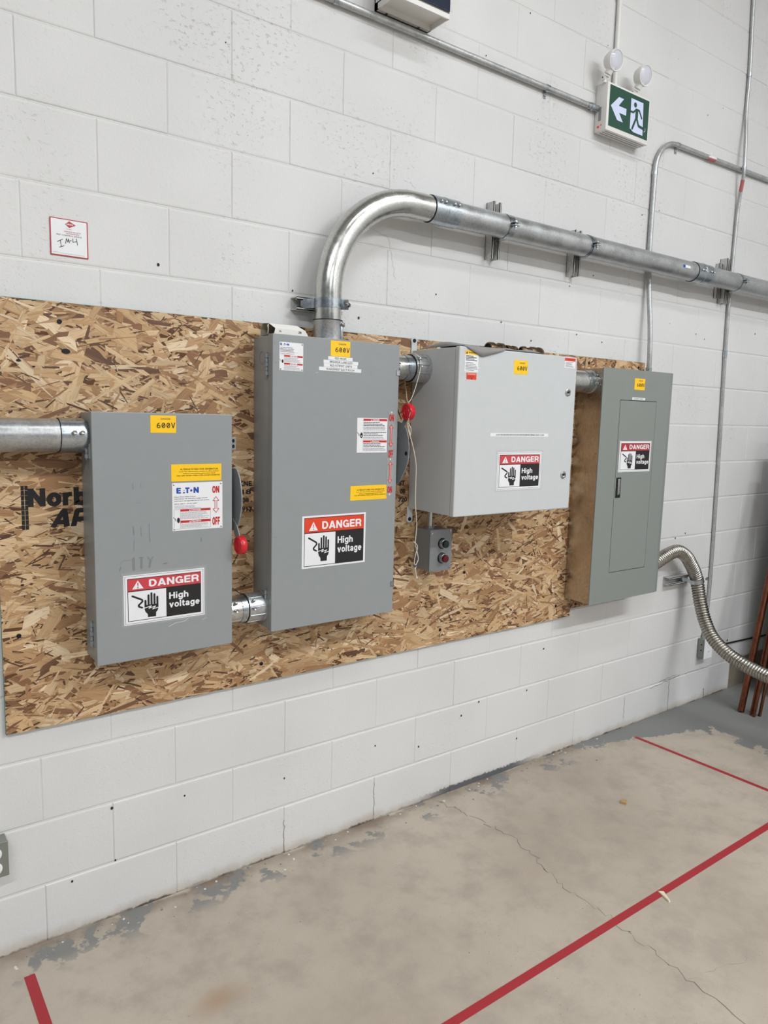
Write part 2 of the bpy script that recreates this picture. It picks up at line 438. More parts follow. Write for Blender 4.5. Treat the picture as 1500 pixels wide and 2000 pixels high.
def glyphs(t, bold, res):
    k = (t, bold, res)
    if k in GC: return GC[k]
    c = bpy.data.curves.new('glyph', 'FONT'); c.body = t; c.size = 1.0; c.offset = bold; c.resolution_u = res
    o = bpy.data.objects.new('glyph', c); COL.objects.link(o)
    dg = bpy.context.evaluated_depsgraph_get(); me = bpy.data.meshes.new_from_object(o.evaluated_get(dg))
    vs = [(v.co.x, v.co.y) for v in me.vertices]; fs = [tuple(p.vertices) for p in me.polygons]
    out = []
    for f in fs:
        a = sum(vs[f[i]][0] * vs[f[(i + 1) % len(f)]][1] - vs[f[(i + 1) % len(f)]][0] * vs[f[i]][1] for i in range(len(f)))
        out.append(f if a > 0 else f[::-1])
    bpy.data.objects.remove(o); bpy.data.curves.remove(c); bpy.data.meshes.remove(me)
    GC[k] = (vs, out)
    return GC[k]

def tag(o, label, cat, group=None):
    o['label'] = label; o['category'] = cat
    group = group or GROUPS.get(o.name.split('.')[0])
    if group: o['group'] = group
    return o
GROUPS = {'thin_conduit': 'thin steel conduits on the wall', 'strut_bracket': 'strut brackets holding conduits', 'conduit_nipple': 'conduit nipples joining the boxes', 'pipe_fitting': 'brown pipe fittings on the cabinet',
          'outlet_box': 'low outlet boxes', 'steel_conduit': 'thick steel conduits', 'strand_board': 'strand board sheets'}
def thing(name, label, cat, loc, group=None):
    o = bpy.data.objects.new(name, None); COL.objects.link(o); o.location = loc; o.empty_display_size = 0.05
    WL[o.name] = tuple(loc)
    return tag(o, label, cat, group)
def struct(o, label=None):
    o['kind'] = 'structure'
    if label: o['label'] = label
    return o
def part(name, parent, fn, label=None):
    mb = MB(); fn(mb); o = mb.build(name, parent)
    if label: o['label'] = label
    return o
def spline(pts, k=8):
    P = [Vector(p) for p in pts]; out = []
    for i in range(len(P) - 1):
        p0 = P[max(i - 1, 0)]; p1 = P[i]; p2 = P[i + 1]; p3 = P[min(i + 2, len(P) - 1)]
        for j in range(k):
            t = j / k
            out.append(0.5 * ((2 * p1) + (p2 - p0) * t + (2 * p0 - 5 * p1 + 4 * p2 - p3) * t * t + (3 * p1 - p0 - 3 * p2 + p3) * t ** 3))
    out.append(P[-1]); return out

# ------------------------------------------------------------------ room shell
ROOM_L, ROOM_R, ROOM_F, ROOM_H = -3.0, 4.45, -11.0, 5.2
mb = MB(); H0 = 0.182
def course(k): return (0.0, H0) if k == 0 else (H0 + 0.2 * (k - 1), H0 + 0.2 * k)
k = 0
while course(k)[0] < ROOM_H:
    z0, z1 = course(k); z1 = min(z1, ROOM_H)
    x = ROOM_L - (0.2 if k % 2 else 0.4) - 0.4 + 0.4 * 0
    x = -3.2 if k % 2 == 0 else -3.4
    xs = []
    while x < ROOM_R: xs.append(x); x += 0.4
    for a in xs:
        x0 = max(a, ROOM_L); x1 = min(a + 0.4, ROOM_R)
        if x1 - x0 < 0.01: continue
        j = random.uniform(-0.0006, 0.0006)
        rings = []
        for gx, gz, y in ((0.0, 0.0, 0.0018), (0.0006, 0.002, 0.0022), (0.0022, 0.0052, j + 0.0005), (0.0046, 0.0085, j)):
            lo = gz if k > 0 else 0.0
            rings.append([(x0 + gx, y, z0 + lo), (x1 - gx, y, z0 + lo), (x1 - gx, y, z1 - gz), (x0 + gx, y, z1 - gz)])
        vs = sum(rings, []); fs = []
        for r in range(3):
            for c in range(4):
                d = (c + 1) % 4
                fs.append((r * 4 + c, r * 4 + d, r * 4 + 4 + d, r * 4 + 4 + c))
        fs.append((12, 13, 14, 15))
        mb.add(vs, fs, WALL)
    k += 1
mb.add([(ROOM_L, 0.05, 0), (ROOM_R, 0.05, 0), (ROOM_R, 0.05, ROOM_H), (ROOM_L, 0.05, ROOM_H)], [(0, 1, 2, 3)], WALL)
mb.add([(ROOM_L, 0.0034, 0), (ROOM_L, 0.05, 0), (ROOM_L, 0.05, ROOM_H), (ROOM_L, 0.0034, ROOM_H)], [(0, 1, 2, 3)], WALL)
rnd = random.Random(3)
holes = [(0.367, 2.014, .004), (0.197, 0.364, .0042), (0.204, 0.188, .003), (0.075, 0.165, .0035), (0.43, 0.335, .003), (0.99, 1.955, .003), (0.985, 2.0, .003), (1.08, 1.93, .004),
         (1.43, 2.05, .003), (1.78, 1.98, .003), (1.96, 1.92, .003), (2.25, 1.97, .003), (2.43, 1.95, .003), (3.19, 2.05, .003), (3.27, 2.03, .003), (3.15, 0.98, .004), (3.24, 1.0, .004),
         (1.65, 0.33, .004), (1.75, 0.37, .004), (2.05, 0.36, .004), (1.2, 0.31, .003), (1.42, 0.25, .004), (0.8, 0.29, .003), (2.15, 0.54, .004), (2.0, 0.14, .004), (3.78, 2.1, .004), (3.78, 0.312, .006), (1.45, 2.4, .002)]
for i in range(26): holes.append((rnd.uniform(-0.3, 3.4), rnd.uniform(1.95, 3.3), rnd.uniform(.0015, .003)))
for (hx, hz, hr) in holes:
    mb.disc(hx, hz, hr, -0.0012, HOLE, 9, hr * 1.2)
# crumbled mortar cracks low on the far blocks
def zig(p, q, n, amp, seed):
    r = random.Random(seed); out = []
    for i in range(n + 1):
        t = i / n; e = 0 if i in (0, n) else 1
        out.append((p[0] + (q[0] - p[0]) * t + e * r.uniform(-amp, amp), p[1] + (q[1] - p[1]) * t + e * r.uniform(-amp, amp)))
    return out
for p, q, w, sd in (((3.02, 0.168), (3.30, 0.19), .003, 1), ((3.10, 0.19), (3.27, 0.2), .0025, 2), ((3.2, 0.176), (3.203, 0.005), .003, 3), ((3.56, 0.06), (3.565, 0.0), .004, 4), ((2.8, 0.16), (2.803, 0.05), .002, 5),
                    ((3.35, 0.187), (3.6, 0.183), .002, 6), ((1.2, 0.16), (1.202, 0.02), .0018, 7), ((0.8, 0.13), (0.803, 0.0), .0018, 8), ((1.2, 2.22), (1.02, 2.27), .0012, 9), ((1.2, 2.22), (1.235, 2.08), .0012, 10)):
    mb.stroke(zig(p, q, 16, .004, sd), w * .55, -0.0013, HAIR if q[1] > 1 else HOLE, cap=False)
w = mb.build('wall_back', None, (0, 0, 0)); struct(w, 'white painted concrete block wall')

mb = MB()
mb.box(ROOM_R, ROOM_R + 0.1, ROOM_F, 0.05, 0, ROOM_H, WALL)
struct(mb.build('wall_right', None, (0, 0, 0)))
mb = MB()
mb.box(ROOM_L, ROOM_R, ROOM_F, 0.05, ROOM_H, ROOM_H + 0.1, flat('ceiling_paint', (205, 205, 203), 0.8))
struct(mb.build('ceiling', None, (0, 0, 0)))

mb = MB()
mb.add([(ROOM_L, ROOM_F, 0), (ROOM_R, ROOM_F, 0), (ROOM_R, 0.05, 0), (ROOM_L, 0.05, 0)], [(0, 1, 2, 3)], FLOOR)
def floor_strip(pts, wmin, wmax, z, m, seed, amp=0.012, sub=10):
    r = random.Random(seed); P = []
    for i in range(len(pts) - 1):
        for j in range(sub):
            t = j / sub
            P.append((pts[i][0] + (pts[i + 1][0] - pts[i][0]) * t + r.uniform(-amp, amp), pts[i][1] + (pts[i + 1][1] - pts[i][1]) * t + r.uniform(-amp, amp)))
    P.append(pts[-1])
    W = [r.uniform(wmin, wmax) for _ in P]
    vs = [(x - ww, y, z) for (x, y), ww in zip(P, W)] + [(x + ww, y, z) for (x, y), ww in zip(P, W)]
    n = len(P)
    mb.add(vs, [(i, i + 1, n + i + 1, n + i) for i in range(n - 1)], m)
floor_strip([(1.504, -.036), (1.552, -.218), (1.576, -.406), (1.546, -.55), (1.508, -.70), (1.509, -.89), (1.491, -1.018), (1.475, -1.184), (1.45, -1.5)], .0004, .0018, .0004, CRACK, 5)
floor_strip([(1.70, -1.25), (1.475, -1.19)], .0003, .001, .0004, CRACK, 6)
struct(mb.build('floor', None, (0, 0, 0)), 'worn beige concrete floor with grey paint remains')

# ------------------------------------------------------------------ strand board panels
def strand_board(name, label, x0, x1, z0, z1, seed, count):
    t = thing(name, label, 'board', ((x0 + x1) / 2, -0.007, z0))
    def core(m):
        m.box(x0, x1, -0.0125, -0.0012, z0, z1, TEAL)
        m.rect(x0 + .0015, z0 + .0015, x1 - .0015, z1 - .0015, -0.0128, OSBB)
    part('board_core', t, core, 'teal sealed board edge')
    r = random.Random(seed); mb = MB(); mb.uv = []; mb.col = []
    pal = [((206, 176, 137), 22), ((194, 160, 118), 25), ((178, 141, 101), 22), ((158, 119, 82), 14), ((128, 90, 62), 8), ((220, 197, 164), 8), ((98, 68, 48), 3)]
    cs = [lin(c) for c, _ in pal]; ws = [q for _, q in pal]
    for i in range(count + int(count * 1.1)):
        cx = r.uniform(x0, x1); cz = r.uniform(z0, z1)
        L = min(0.19, max(0.022, r.lognormvariate(-2.75, 0.5))); W = min(0.045, max(0.004, r.lognormvariate(-4.3, 0.6)))
        if i >= count: L = r.uniform(.012, .07); W = r.uniform(.0015, .006)
        if W > L * 0.6: W = L * 0.6
        a = r.gauss(0, 0.42) if r.random() < 0.84 else r.uniform(-PI / 2, PI / 2)
        sk0 = r.uniform(-.5, .5) * W; sk1 = r.uniform(-.5, .5) * W; b = r.uniform(-.12, .12) * W
        pts = [(-L / 2 - sk0, -W / 2), (-L * .2, -W / 2 + b), (L * .22, -W / 2 - b * .6), (L / 2 - sk1 * .6, -W / 2 * r.uniform(.6, 1)),
               (L / 2 + sk1, W / 2 * r.uniform(.5, 1)), (L * .2, W / 2 + b * .8), (-L * .25, W / 2 - b * .5), (-L / 2 + sk0, W / 2 * r.uniform(.7, 1))]
        d = r.random() ** 1.3 * 0.0012; tl = r.uniform(-.0006, .0006) / W; tu = r.uniform(-.0004, .0004) / L
        c = cs[r.choices(range(len(cs)), ws)[0]]
        if i >= count and r.random() < .4: c = lin((84, 56, 38)); W *= .55
        g = r.uniform(.86, 1.1); c = (c[0] * g, c[1] * g, c[2] * g, 1)
        ca, sa = math.cos(a), math.sin(a); uo, vo = r.uniform(0, 50), r.uniform(0, 50)
        vs = []; 
        for (u, v) in pts:
            X = min(max(cx + u * ca - v * sa, x0), x1); Z = min(max(cz + u * sa + v * ca, z0), z1)
            y = -0.0131 - d + tl * v + tu * u
            vs.append((X, max(-0.0147, min(-0.0129, y)), Z)); mb.uv.append((u + uo, v + vo)); mb.col.append(c)
        mb.add(vs, [tuple(range(8))], OSB)
    o = mb.build('strand_face', t)
    return t
BOARD = strand_board('strand_board', 'large oriented strand board sheet with black stencil behind the grey switch boxes', -0.088, 2.304, 0.676, 1.876, 11, 9500)
BOARD2 = strand_board('strand_board', 'narrow strand board strip behind the tall panel at the right end', 2.307, 2.752, 0.712, 1.876, 12, 1700)

def stencil(m):
    Y = -0.01485
    for a in (-0.027, -0.0175):
        z = 1.255
        while z < 1.366: m.rect(a, z, a + 0.0078, z + 0.0125, Y, STENC); z += 0.0136
    m.sfont('Norbord', -0.010, 0.262, 1.316, 1.368, Y, STENC, 1.25)
    m.sfont('APA', 0.044, 0.2, 1.255, 1.308, Y, STENC, 1.25, .014)
def stencil_b(m):
    Y = -0.01485
    m.text('KNE', 0.618, 0.662, 1.352, 1.368, Y, STENC, 0.03)
    m.text('18', 0.628, 0.66, 1.325, 1.341, Y, STENC, 0.03)
    m.text('08', 0.628, 0.652, 1.298, 1.313, Y, STENC, 0.03)
    m.text('7/17', 0.62, 0.665, 1.268, 1.284, Y, STENC, 0.03)
def stencil_c(m):
    Y = -0.01485
    m.text('ST', 1.268, 1.298, 1.33, 1.35, Y, STENC, 0.04)
    m.text('08', 1.275, 1.30, 1.30, 1.318, Y, STENC, 0.04)
    m.text('720', 1.268, 1.31, 1.268, 1.286, Y, STENC, 0.04)
for f in (stencil, stencil_b, stencil_c): part('stencil_lettering', BOARD, f, 'black stencilled lettering')
for (x, z) in ((0.086, 1.824), (-0.046, 0.958), (0.7, 0.74), (1.5, 0.735), (1.62, 0.96), (2.2, 0.74), (1.18, 0.93), (1.205, 1.79)):
    part('board_screw', BOARD, lambda m: (m.lathe((x, -0.0148, z), (x, -0.03, z), [(0, .0065), (.0012, .0062), (.0022, .0045), (.0022, .003), (.001, .0)], BSCREW, 16)))
for (x, z) in ((2.33, 1.85), (2.70, 1.85), (2.34, 0.73)):
    part('board_screw', BOARD2, lambda m: (m.lathe((x, -0.0148, z), (x, -0.03, z), [(0, .0065), (.0012, .0062), (.0022, .0045), (.0022, .003), (.001, .0)], BSCREW, 16)))
for (x, z, a) in ((-0.020, 1.713, .006), (0.017, 1.699, .004), (-0.032, 1.101, .005), (0.1, 1.745, .012), (1.62, 0.99, .006)):
    part('knot_hole', BOARD, lambda m: m.disc(x, z, a, -0.0151, HOLE, 12, a * .6))

# ------------------------------------------------------------------ printed signs and labels (parts of the boxes)
def danger_sign(panel, x0, z0, x1, z1, y, red, film=None, double=True):
    w = x1 - x0; h = z1 - z0
    X = lambda u: x0 + u * w
    Z = lambda v: z1 - v * h
    def sheet(m):
        if film: m.box(x0 - .006, x1 + .008, y - .0003, y, z0 - .006, z1 + .008, film)
        m.box(x0, x1, y - .0007, y - .0001, z0, z1, WHITE)
        if double:
            for (a, b, c, d) in ((.015, .022, .985, .028), (.015, .972, .985, .978), (.015, .022, .019, .978), (.981, .022, .985, .978)):
                m.rect(X(a), Z(d), X(c), Z(b), y - .0009, INK)
    s = part('danger_sign', panel, sheet)
    k = .045 if double else .03; kv = .07 if double else .035
    def frame(m):
        m.rect(X(k), Z(1 - kv), X(1 - k), Z(kv), y - .0010, BLACK)
        m.rect(X(k + .007), Z(1 - kv - .012), X(.51), Z(.335), y - .0013, WHITE)
    part('sign_frame', s, frame)
    part('header_band', s, lambda m: m.rect(X(k + .006), Z(.315), X(1 - k - .006), Z(kv + .012), y - .0013, red))
    def letters(m):
        m.sfont('DANGER', X(.30), X(.925), Z(.272), Z(.118), y - .0016, WHITE, 1.05)
        m.poly([(X(.10), Z(.285)), (X(.235), Z(.285)), (X(.1675), Z(.115))], y - .0016, WHITE)
        m.poly([(X(.160), Z(.165)), (X(.175), Z(.165)), (X(.171), Z(.235)), (X(.164), Z(.235))], y - .0019, red)
        m.disc(X(.1675), Z(.258), .008 * w, y - .0019, red, 10)
    part('header_lettering', s, letters)
    part('word_lettering', s, lambda m: (m.sfont('High', X(.545), X(.79), Z(.605), Z(.435), y - .0016, WHITE), m.sfont('voltage', X(.545), X(.935), Z(.785), Z(.615), y - .0016, WHITE)))
    def hand(m):
        yy = y - .0016
        q = [(.10, .42), (.215, .515), (.22, .55), (.172, .62), (.178, .65), (.215, .675)]
        m.stroke([(X(a), Z(b)) for a, b in q], .022 * w, yy, BLACK)
        for (u, v, e) in ((.255, .545, .68), (.292, .44, .68), (.328, .405, .68), (.364, .43, .68), (.399, .49, .68)):
            m.stroke([(X(u), Z(v)), (X(u), Z(e))], .0245 * w, yy, BLACK)
        m.poly([(X(a), Z(b)) for a, b in ((.2425, .63), (.4115, .63), (.4115, .71), (.402, .765), (.382, .80), (.380, .885), (.282, .885), (.280, .82), (.254, .77), (.2425, .71))], yy, BLACK)
        for a, b in (((.23, .695), (.325, .66)), ((.325, .66), (.295, .705)), ((.295, .705), (.375, .675)), ((.375, .675), (.34, .73)), ((.34, .73), (.425, .70))):
            m.stroke([(X(a[0]), Z(a[1])), (X(b[0]), Z(b[1]))], .0095 * w, y - .0019, WHITE)
    part('hand_symbol', s, hand)
    return s

def volt_label(panel, x0, z0, x1, z1, y):
    w = x1 - x0; h = z1 - z0
    s = part('voltage_label', panel, lambda m: m.box(x0, x1, y - .0005, y - .00005, z0, z1, YEL))
    def tx(m):
        yy = y - .0009
        m.text('DANGER', x0 + .40 * w, x0 + .78 * w, z1 - .245 * h, z1 - .14 * h, yy, INK, .0)
        m.sfont('6ØØV', x0 + .235 * w, x0 + .965 * w, z1 - .73 * h, z1 - .40 * h, yy, BLACK, .62)
    part('lettering', s, tx)
    return s

def feed_label(panel, x0, z0, x1, z1, y):
    w = x1 - x0; h = z1 - z0
    s = part('feed_label', panel, lambda m: m.box(x0, x1, y - .0006, y - .00005, z0, z1, YEL))
    def tx(m):
        rows = (('ALTERNATE FEED FOR GENERATOR', .17, .93, .25, .35), ('Lock the disconnect switch in off position', .15, .94, .40, .48),
                ('before connecting generator feed', .23, .87, .52, .60), ('ONLY 600V 3PHASE 4 WIRE+G GEN CAN BE CONNECTED', .10, .97, .63, .71))
        for t, a, b, c, d in rows: m.text(t, x0 + a * w, x0 + b * w, z1 - d * h, z1 - c * h, y - .0009, BLACK, .012, 2)
    part('lettering', s, tx)

def small_hand(m, x, z, s, y):
    m.disc(x, z, s * .55, y, BLACK, 14, s)
    m.stroke([(x - 1.9 * s, z + 1.1 * s), (x - 1.0 * s, z + .4 * s), (x - 1.2 * s, z), (x - .8 * s, z - .1 * s)], s * .16, y, BLACK)

def maker_logo(m, x0, x1, z0, z1, y):
    w = x1 - x0; h = z1 - z0; g = lambda u: x0 + u * w
    m.sfont('E', g(0), g(.2), z0, z1, y, BLUE, 1.35)
    m.poly([(g(.28), z0), (g(.38), z0), (g(.38), z0 + .22 * h), (g(.30), z0 + .22 * h)], y, BLUE)
    m.disc(g(.34), z0 + .48 * h, .022 * w, y, BLUE, 10)
    m.sfont('T', g(.39), g(.58), z0, z1, y, BLUE, 1.35)
    m.disc(g(.66), z0 + .45 * h, .05 * w, y, BLUE, 16)
    m.sfont('N', g(.76), g(1), z0, z1, y, BLUE, 1.35)

def arrow2(m, x, z0, z1, hw, sw, hh, y, edge, fill):
    P = [(x, z1), (x + hw, z1 - hh), (x + sw, z1 - hh), (x + sw, z0 + hh), (x + hw, z0 + hh), (x, z0), (x - hw, z0 + hh), (x - sw, z0 + hh), (x - sw, z1 - hh), (x - hw, z1 - hh)]
    m.poly(P[:3] + [P[8], P[9]], y, fill); m.poly([P[2], P[3], P[7], P[8]], y, fill); m.poly(P[3:8], y, fill)
    m.stroke(P + [P[0]], .0016, y - .0003, edge)

def plate_screws(m, x0, z0, x1, z1, y, i=.005):
    for a in (x0 + i, x1 - i):
        for b in (z0 + i, z1 - i): m.lathe((a, y, b), (a, y - 1, b), [(0, .0028), (.0008, .0026), (.0013, .0014)], SCREW, 10)

def hinge(panel, x, y, z0, z1, name='hinge'):
    def f(m):
        k = 5; d = (z1 - z0) / k
        for i in range(k): m.cyl((x, y, z0 + i * d + .0008), (x, y, z0 + (i + 1) * d - .0008), .0052, STEELC if i % 2 else HANDLE, 12, .0006)
        m.cyl((x, y, z0 - .004), (x, y, z1 + .004), .0028, SCREW, 10)
        m.box(x + .003, x + .0075, y - .011, y + .011, z0, z1, HANDLE)
    return part(name, panel, f)

# ------------------------------------------------------------------ small safety switch (left)
P1 = thing('safety_switch', 'shorter grey switch box at left, red handle pointing down, pale conduit entering its left side', 'electrical box', (0.333, -0.0148, 0.873))
part('enclosure', P1, lambda m: m.box(.1335, .534, -.106, -.0150, .8765, 1.5800, PANEL, .002))
def door1(m):
    m.box(.130, .537, -.138, -.1075, .873, 1.583, PANEL, .0022)
    Y = -.1384
    for pts, w in (([(.282, 1.268), (.283, 1.215)], .0022), ([(.258, 1.262), (.259, 1.235)], .002), ([(.237, 1.262), (.238, 1.24)], .0032), ([(.240, 1.225), (.236, 1.195)], .0014),
                   ([(.236, 1.172), (.236, 1.14)], .007), ([(.252, 1.172), (.262, 1.172)], .004), ([(.2585, 1.17), (.2575, 1.142)], .0065), ([(.276, 1.172), (.285, 1.160)], .003), ([(.291, 1.172), (.284, 1.16)], .003), ([(.284, 1.16), (.281, 1.143)], .006),
                   ([(.2, 1.16), (.205, 1.168), (.235, 1.168)], .001), ([(.2, 1.15), (.196, 1.14)], .003), ([(.322, 1.148), (.332, 1.149)], .004), ([(.437, 1.215), (.437, 1.205)], .004), ([(.238, 1.385), (.238, 1.37)], .002), ([(.26, 1.385), (.26, 1.372)], .0016), ([(.245, 1.33), (.258, 1.33)], .001)):
        m.stroke(pts, w, Y, SMUDGE)
    m.stroke([(.335, .958), (.355, .966), (.385, .968), (.395, .975)], .0016, Y, SMUDL); m.stroke([(.44, .965), (.452, .968)], .0012, Y, SMUDL)
part('door', P1, door1)
hinge(P1, .1240, -.1085, 1.455, 1.521); hinge(P1, .1255, -.1065, .927, .994)
def latch1(m):
    m.box(.534, .566, -.1035, -.0985, 1.474, 1.514, HANDLE, .002)
    for z in (1.503, 1.486): m.disc(.557, z, .0045, -.1039, DARK, 12, .006)
part('latch_tab', P1, latch1)
def smoothprof(P, k=5):
    return [(p.x, p.y) for p in [Vector((q[0], q[1])) for q in [(v.x, v.y) for v in spline([(a, b, 0) for a, b in P], k)]]]
def handle(panel, x, prof, knob, arm, hole=None):
    h = part('operating_handle', panel, lambda m: (m.prism_yz(smoothprof(prof), x, x + .0035, HANDLE), m.prism_yz(arm, x - .004, x - .001, HANDLE), m.cyl((x - .02, -.07, (prof[0][1] + prof[-1][1]) / 2), (x, -.07, (prof[0][1] + prof[-1][1]) / 2), .016, HANDLE, 20)))
    if hole: part('lock_hole', h, lambda m: m.lathe((x - .0006, hole[0], hole[1]), (x, hole[0], hole[1]), [(0, .0001), (.0001, .0075)], DARK, 14, False, False))
    kx, ky, kz, kr = knob
    part('red_grip', h, lambda m: m.lathe((kx - .010, ky, kz), (kx + .012, ky, kz), [(.0015, 0.0001), (.0015, kr * .36), (.0, kr * .40), (.0, kr * .5), (.002, kr * .56), (.002, kr * .74), (.0, kr * .80), (.0006, kr * .93), (.003, kr), (.019, kr), (.0215, kr * .93), (.022, 0.0001)], REDP, 40), 'round red plastic grip')
    return h
handle(P1, .560, [(-.06, 1.415), (-.105, 1.418), (-.123, 1.412), (-.143, 1.385), (-.155, 1.336), (-.150, 1.290), (-.126, 1.242), (-.10, 1.225), (-.06, 1.22)], (.556, -.155, 1.186, .0285),
       [(-.098, 1.262), (-.128, 1.244), (-.160, 1.196), (-.148, 1.180), (-.112, 1.215)])
volt_label(P1, .290, 1.527, .364, 1.576, -.138)
feed_label(P1, .348, 1.387, .502, 1.4365, -.138)
def p1plate():
    x0, z0, x1, z1, y = .350, 1.242, .505, 1.3825, -.138
    s = part('rating_plate', P1, lambda m: (m.box(x0, x1, y - .0008, y - .0001, z0, z1, WHITE), plate_screws(m, x0, z0, x1, z1, y - .0008)))
    Y = y - .0012; w = x1 - x0; h = z1 - z0; X = lambda u: x0 + u * w; Z = lambda v: z1 - v * h
    part('maker_logo', s, lambda m: maker_logo(m, X(.08), X(.52), Z(.22), Z(.10), Y))
    def tx(m):
        for t, a, b, c in (('Heavy Duty Safety Switch', .04, .45, .295), ('Interrupteur de sécurité à usage intensif', .04, .69, .335), ('Interruptor de seguridad de servicio pesado', .04, .73, .38), ('200 A, 600 V~, 60 Hz, 250V', .04, .48, .44)):
            m.text(t, X(a), X(b), Z(c + .012), Z(c - .014), Y, BLACK, .01, 2)
        m.lines(X(.04), X(.6), Z(.47), Z(.54), 3, Y, INKL, .3, 4)
        for v0, v1, t, sd in ((.55, .60, 'DANGER', 5), (.79, .84, 'PELIGRO', 6)):
            m.rect(X(.155), Z(v1), X(.755), Z(v0), Y, REDL)
            m.text(t, X(.37), X(.56), Z(v1 - .008), Z(v0 + .01), Y - .0003, WHITE, .03, 2)
            m.poly([(X(.325), Z(v1 - .008)), (X(.355), Z(v1 - .008)), (X(.34), Z(v0 + .008))], Y - .0003, WHITE)
            m.lines(X(.165), X(.745), Z(v1 + .015), Z(v1 + (.17 if sd == 5 else .11)), 7 if sd == 5 else 5, Y, INKL, .35, sd)
        for a, b, c, d in ((.03, .555, .755, .559), (.03, .96, .755, .964), (.03, .555, .034, .964), (.151, .555, .155, .964), (.751, .555, .755, .964)): m.rect(X(a), Z(d), X(c), Z(b), Y - .0001, INKL)
        small_hand(m, X(.115), Z(.78), .008, Y)
    part('plate_text', s, tx)
    def onoff(m):
        m.sfont('ON', X(.79), X(.935), Z(.24), Z(.085), Y, REDL, 1.25); m.sfont('OFF', X(.79), X(.945), Z(.93), Z(.755), Y, REDL, 1.25)
        arrow2(m, X(.865), Z(.66), Z(.32), .0095, .003, .0115, Y, REDL, WHITE)
    part('position_marks', s, onoff)
p1plate()
danger_sign(P1, .206, .979, .446, 1.124, -.138, REDA, FILM)

# ------------------------------------------------------------------ tall double throw switch
P2 = thing('double_throw_switch', 'tallest grey switch box, second from left, red ON OFF ON strip and red handle up', 'electrical box', (0.909, -0.0148, 0.892))
part('enclosure', P2, lambda m: (m.box(.6685, 1.1485, -.119, -.0150, .8955, 1.8285, PANEL, .002), m.lathe((.6684, -.075, 1.763), (.66, -.075, 1.763), [(0, .022), (.0006, .0215), (.0006, .017)], PANEL, 28, True, False)))
part('door', P2, lambda m: (m.box(.665, 1.152, -.151, -.1205, .892, 1.832, PANEL, .0022), [m.stroke([(a, b), (a + c, b + d)], .0018, -.1514, SMUDGE) for a, b, c, d in ((.672, 1.80, .001, .006), (.672, 1.745, .006, 0), (1.08, 1.19, .003, 0), (1.08, 1.175, .002, 0), (1.135, 1.12, .002, 0), (.676, 1.2, .003, .0))], m.stroke([(.818, 1.722), (.826, 1.7225)], .0012, -.1514, SMUDL)))
hinge(P2, .6605, -.1205, 1.705, 1.772); hinge(P2, .6605, -.1205, .956, 1.024)
for z in (1.741, .998):
    part('latch_clip', P2, lambda m: (m.prism_yz([(-.135, z - .014), (-.1535, z - .012), (-.1535, z + .006), (-.135, z + .014)], 1.140, 1.1535, SCREW), m.box(1.1485, 1.1545, -.15, -.128, z - .016, z + .016, DARK)))
handle(P2, 1.185, [(-.06, 1.575), (-.11, 1.572), (-.148, 1.556), (-.168, 1.52), (-.176, 1.472), (-.168, 1.425), (-.145, 1.385), (-.118, 1.352), (-.06, 1.345)], (1.181, -.170, 1.606, .029),
       [(-.09, 1.528), (-.118, 1.540), (-.150, 1.585), (-.172, 1.59), (-.160, 1.565), (-.118, 1.512)], (-.161, 1.461))
volt_label(P2, .873, 1.7775, .948, 1.827, -.151)
def strips():
    for t, a, b, c, d in (('FED FROM', .864, .958, 1.7655, 1.7765), ('BREAKER LABELLED', .847, .9805, 1.754, 1.7645), ('9625 KITIMAT UNIT4', .848, .9775, 1.742, 1.7535), ('IN BASEMENT ELECT ROOM', .830, .993, 1.730, 1.7415)):
        s = part('label_strip', P2, lambda m: m.box(a, b, -.1515, -.15105, c, d, WHITE))
        w = b - a; h = d - c
        part('lettering', s, lambda m: m.text(t, a + (.27 if t == 'FED FROM' else .17) * w, b - (.27 if t == 'FED FROM' else .17) * w, c + .2 * h, d - .2 * h, -.1519, BLACK, .0, 2))
strips()
feed_label(P2, .960, 1.3035, 1.112, 1.353, -.151)
def p2plate():
    x0, z0, x1, z1, y = .688, 1.7225, .7715, 1.8085, -.151
    s = part('rating_plate', P2, lambda m: (m.box(x0, x1, y - .0008, y - .0001, z0, z1, WHITE), plate_screws(m, x0, z0, x1, z1, y - .0008, .004)))
    Y = y - .0012; w = x1 - x0; h = z1 - z0; X = lambda u: x0 + u * w; Z = lambda v: z1 - v * h
    part('maker_logo', s, lambda m: maker_logo(m, X(.03), X(.40), Z(.12), Z(.045), Y))
    def tx(m):
        m.lines(X(.03), X(.75), Z(.17), Z(.36), 4, Y, INK, .35, 8); m.lines(X(.03), X(.8), Z(.38), Z(.44), 2, Y, INKL, .35, 9)
        for v0, v1, t in ((.455, .515, 'DANGER'), (.73, .79, 'PELIGRO')):
            m.rect(X(.19), Z(v1), X(.98), Z(v0), Y, REDL); m.rect(X(.44), Z(v1), X(.74), Z(v0), Y - .0002, WHITE)
            m.text(t, X(.46), X(.72), Z(v1 - .008), Z(v0 + .008), Y - .0004, REDL, .02, 2)
            m.lines(X(.19), X(.97), Z(v1 + .02), Z(v1 + .19), 5, Y, INKL, .35, 11)
        small_hand(m, X(.13), Z(.68), .0055, Y)
    part('plate_text', s, tx)
p2plate()
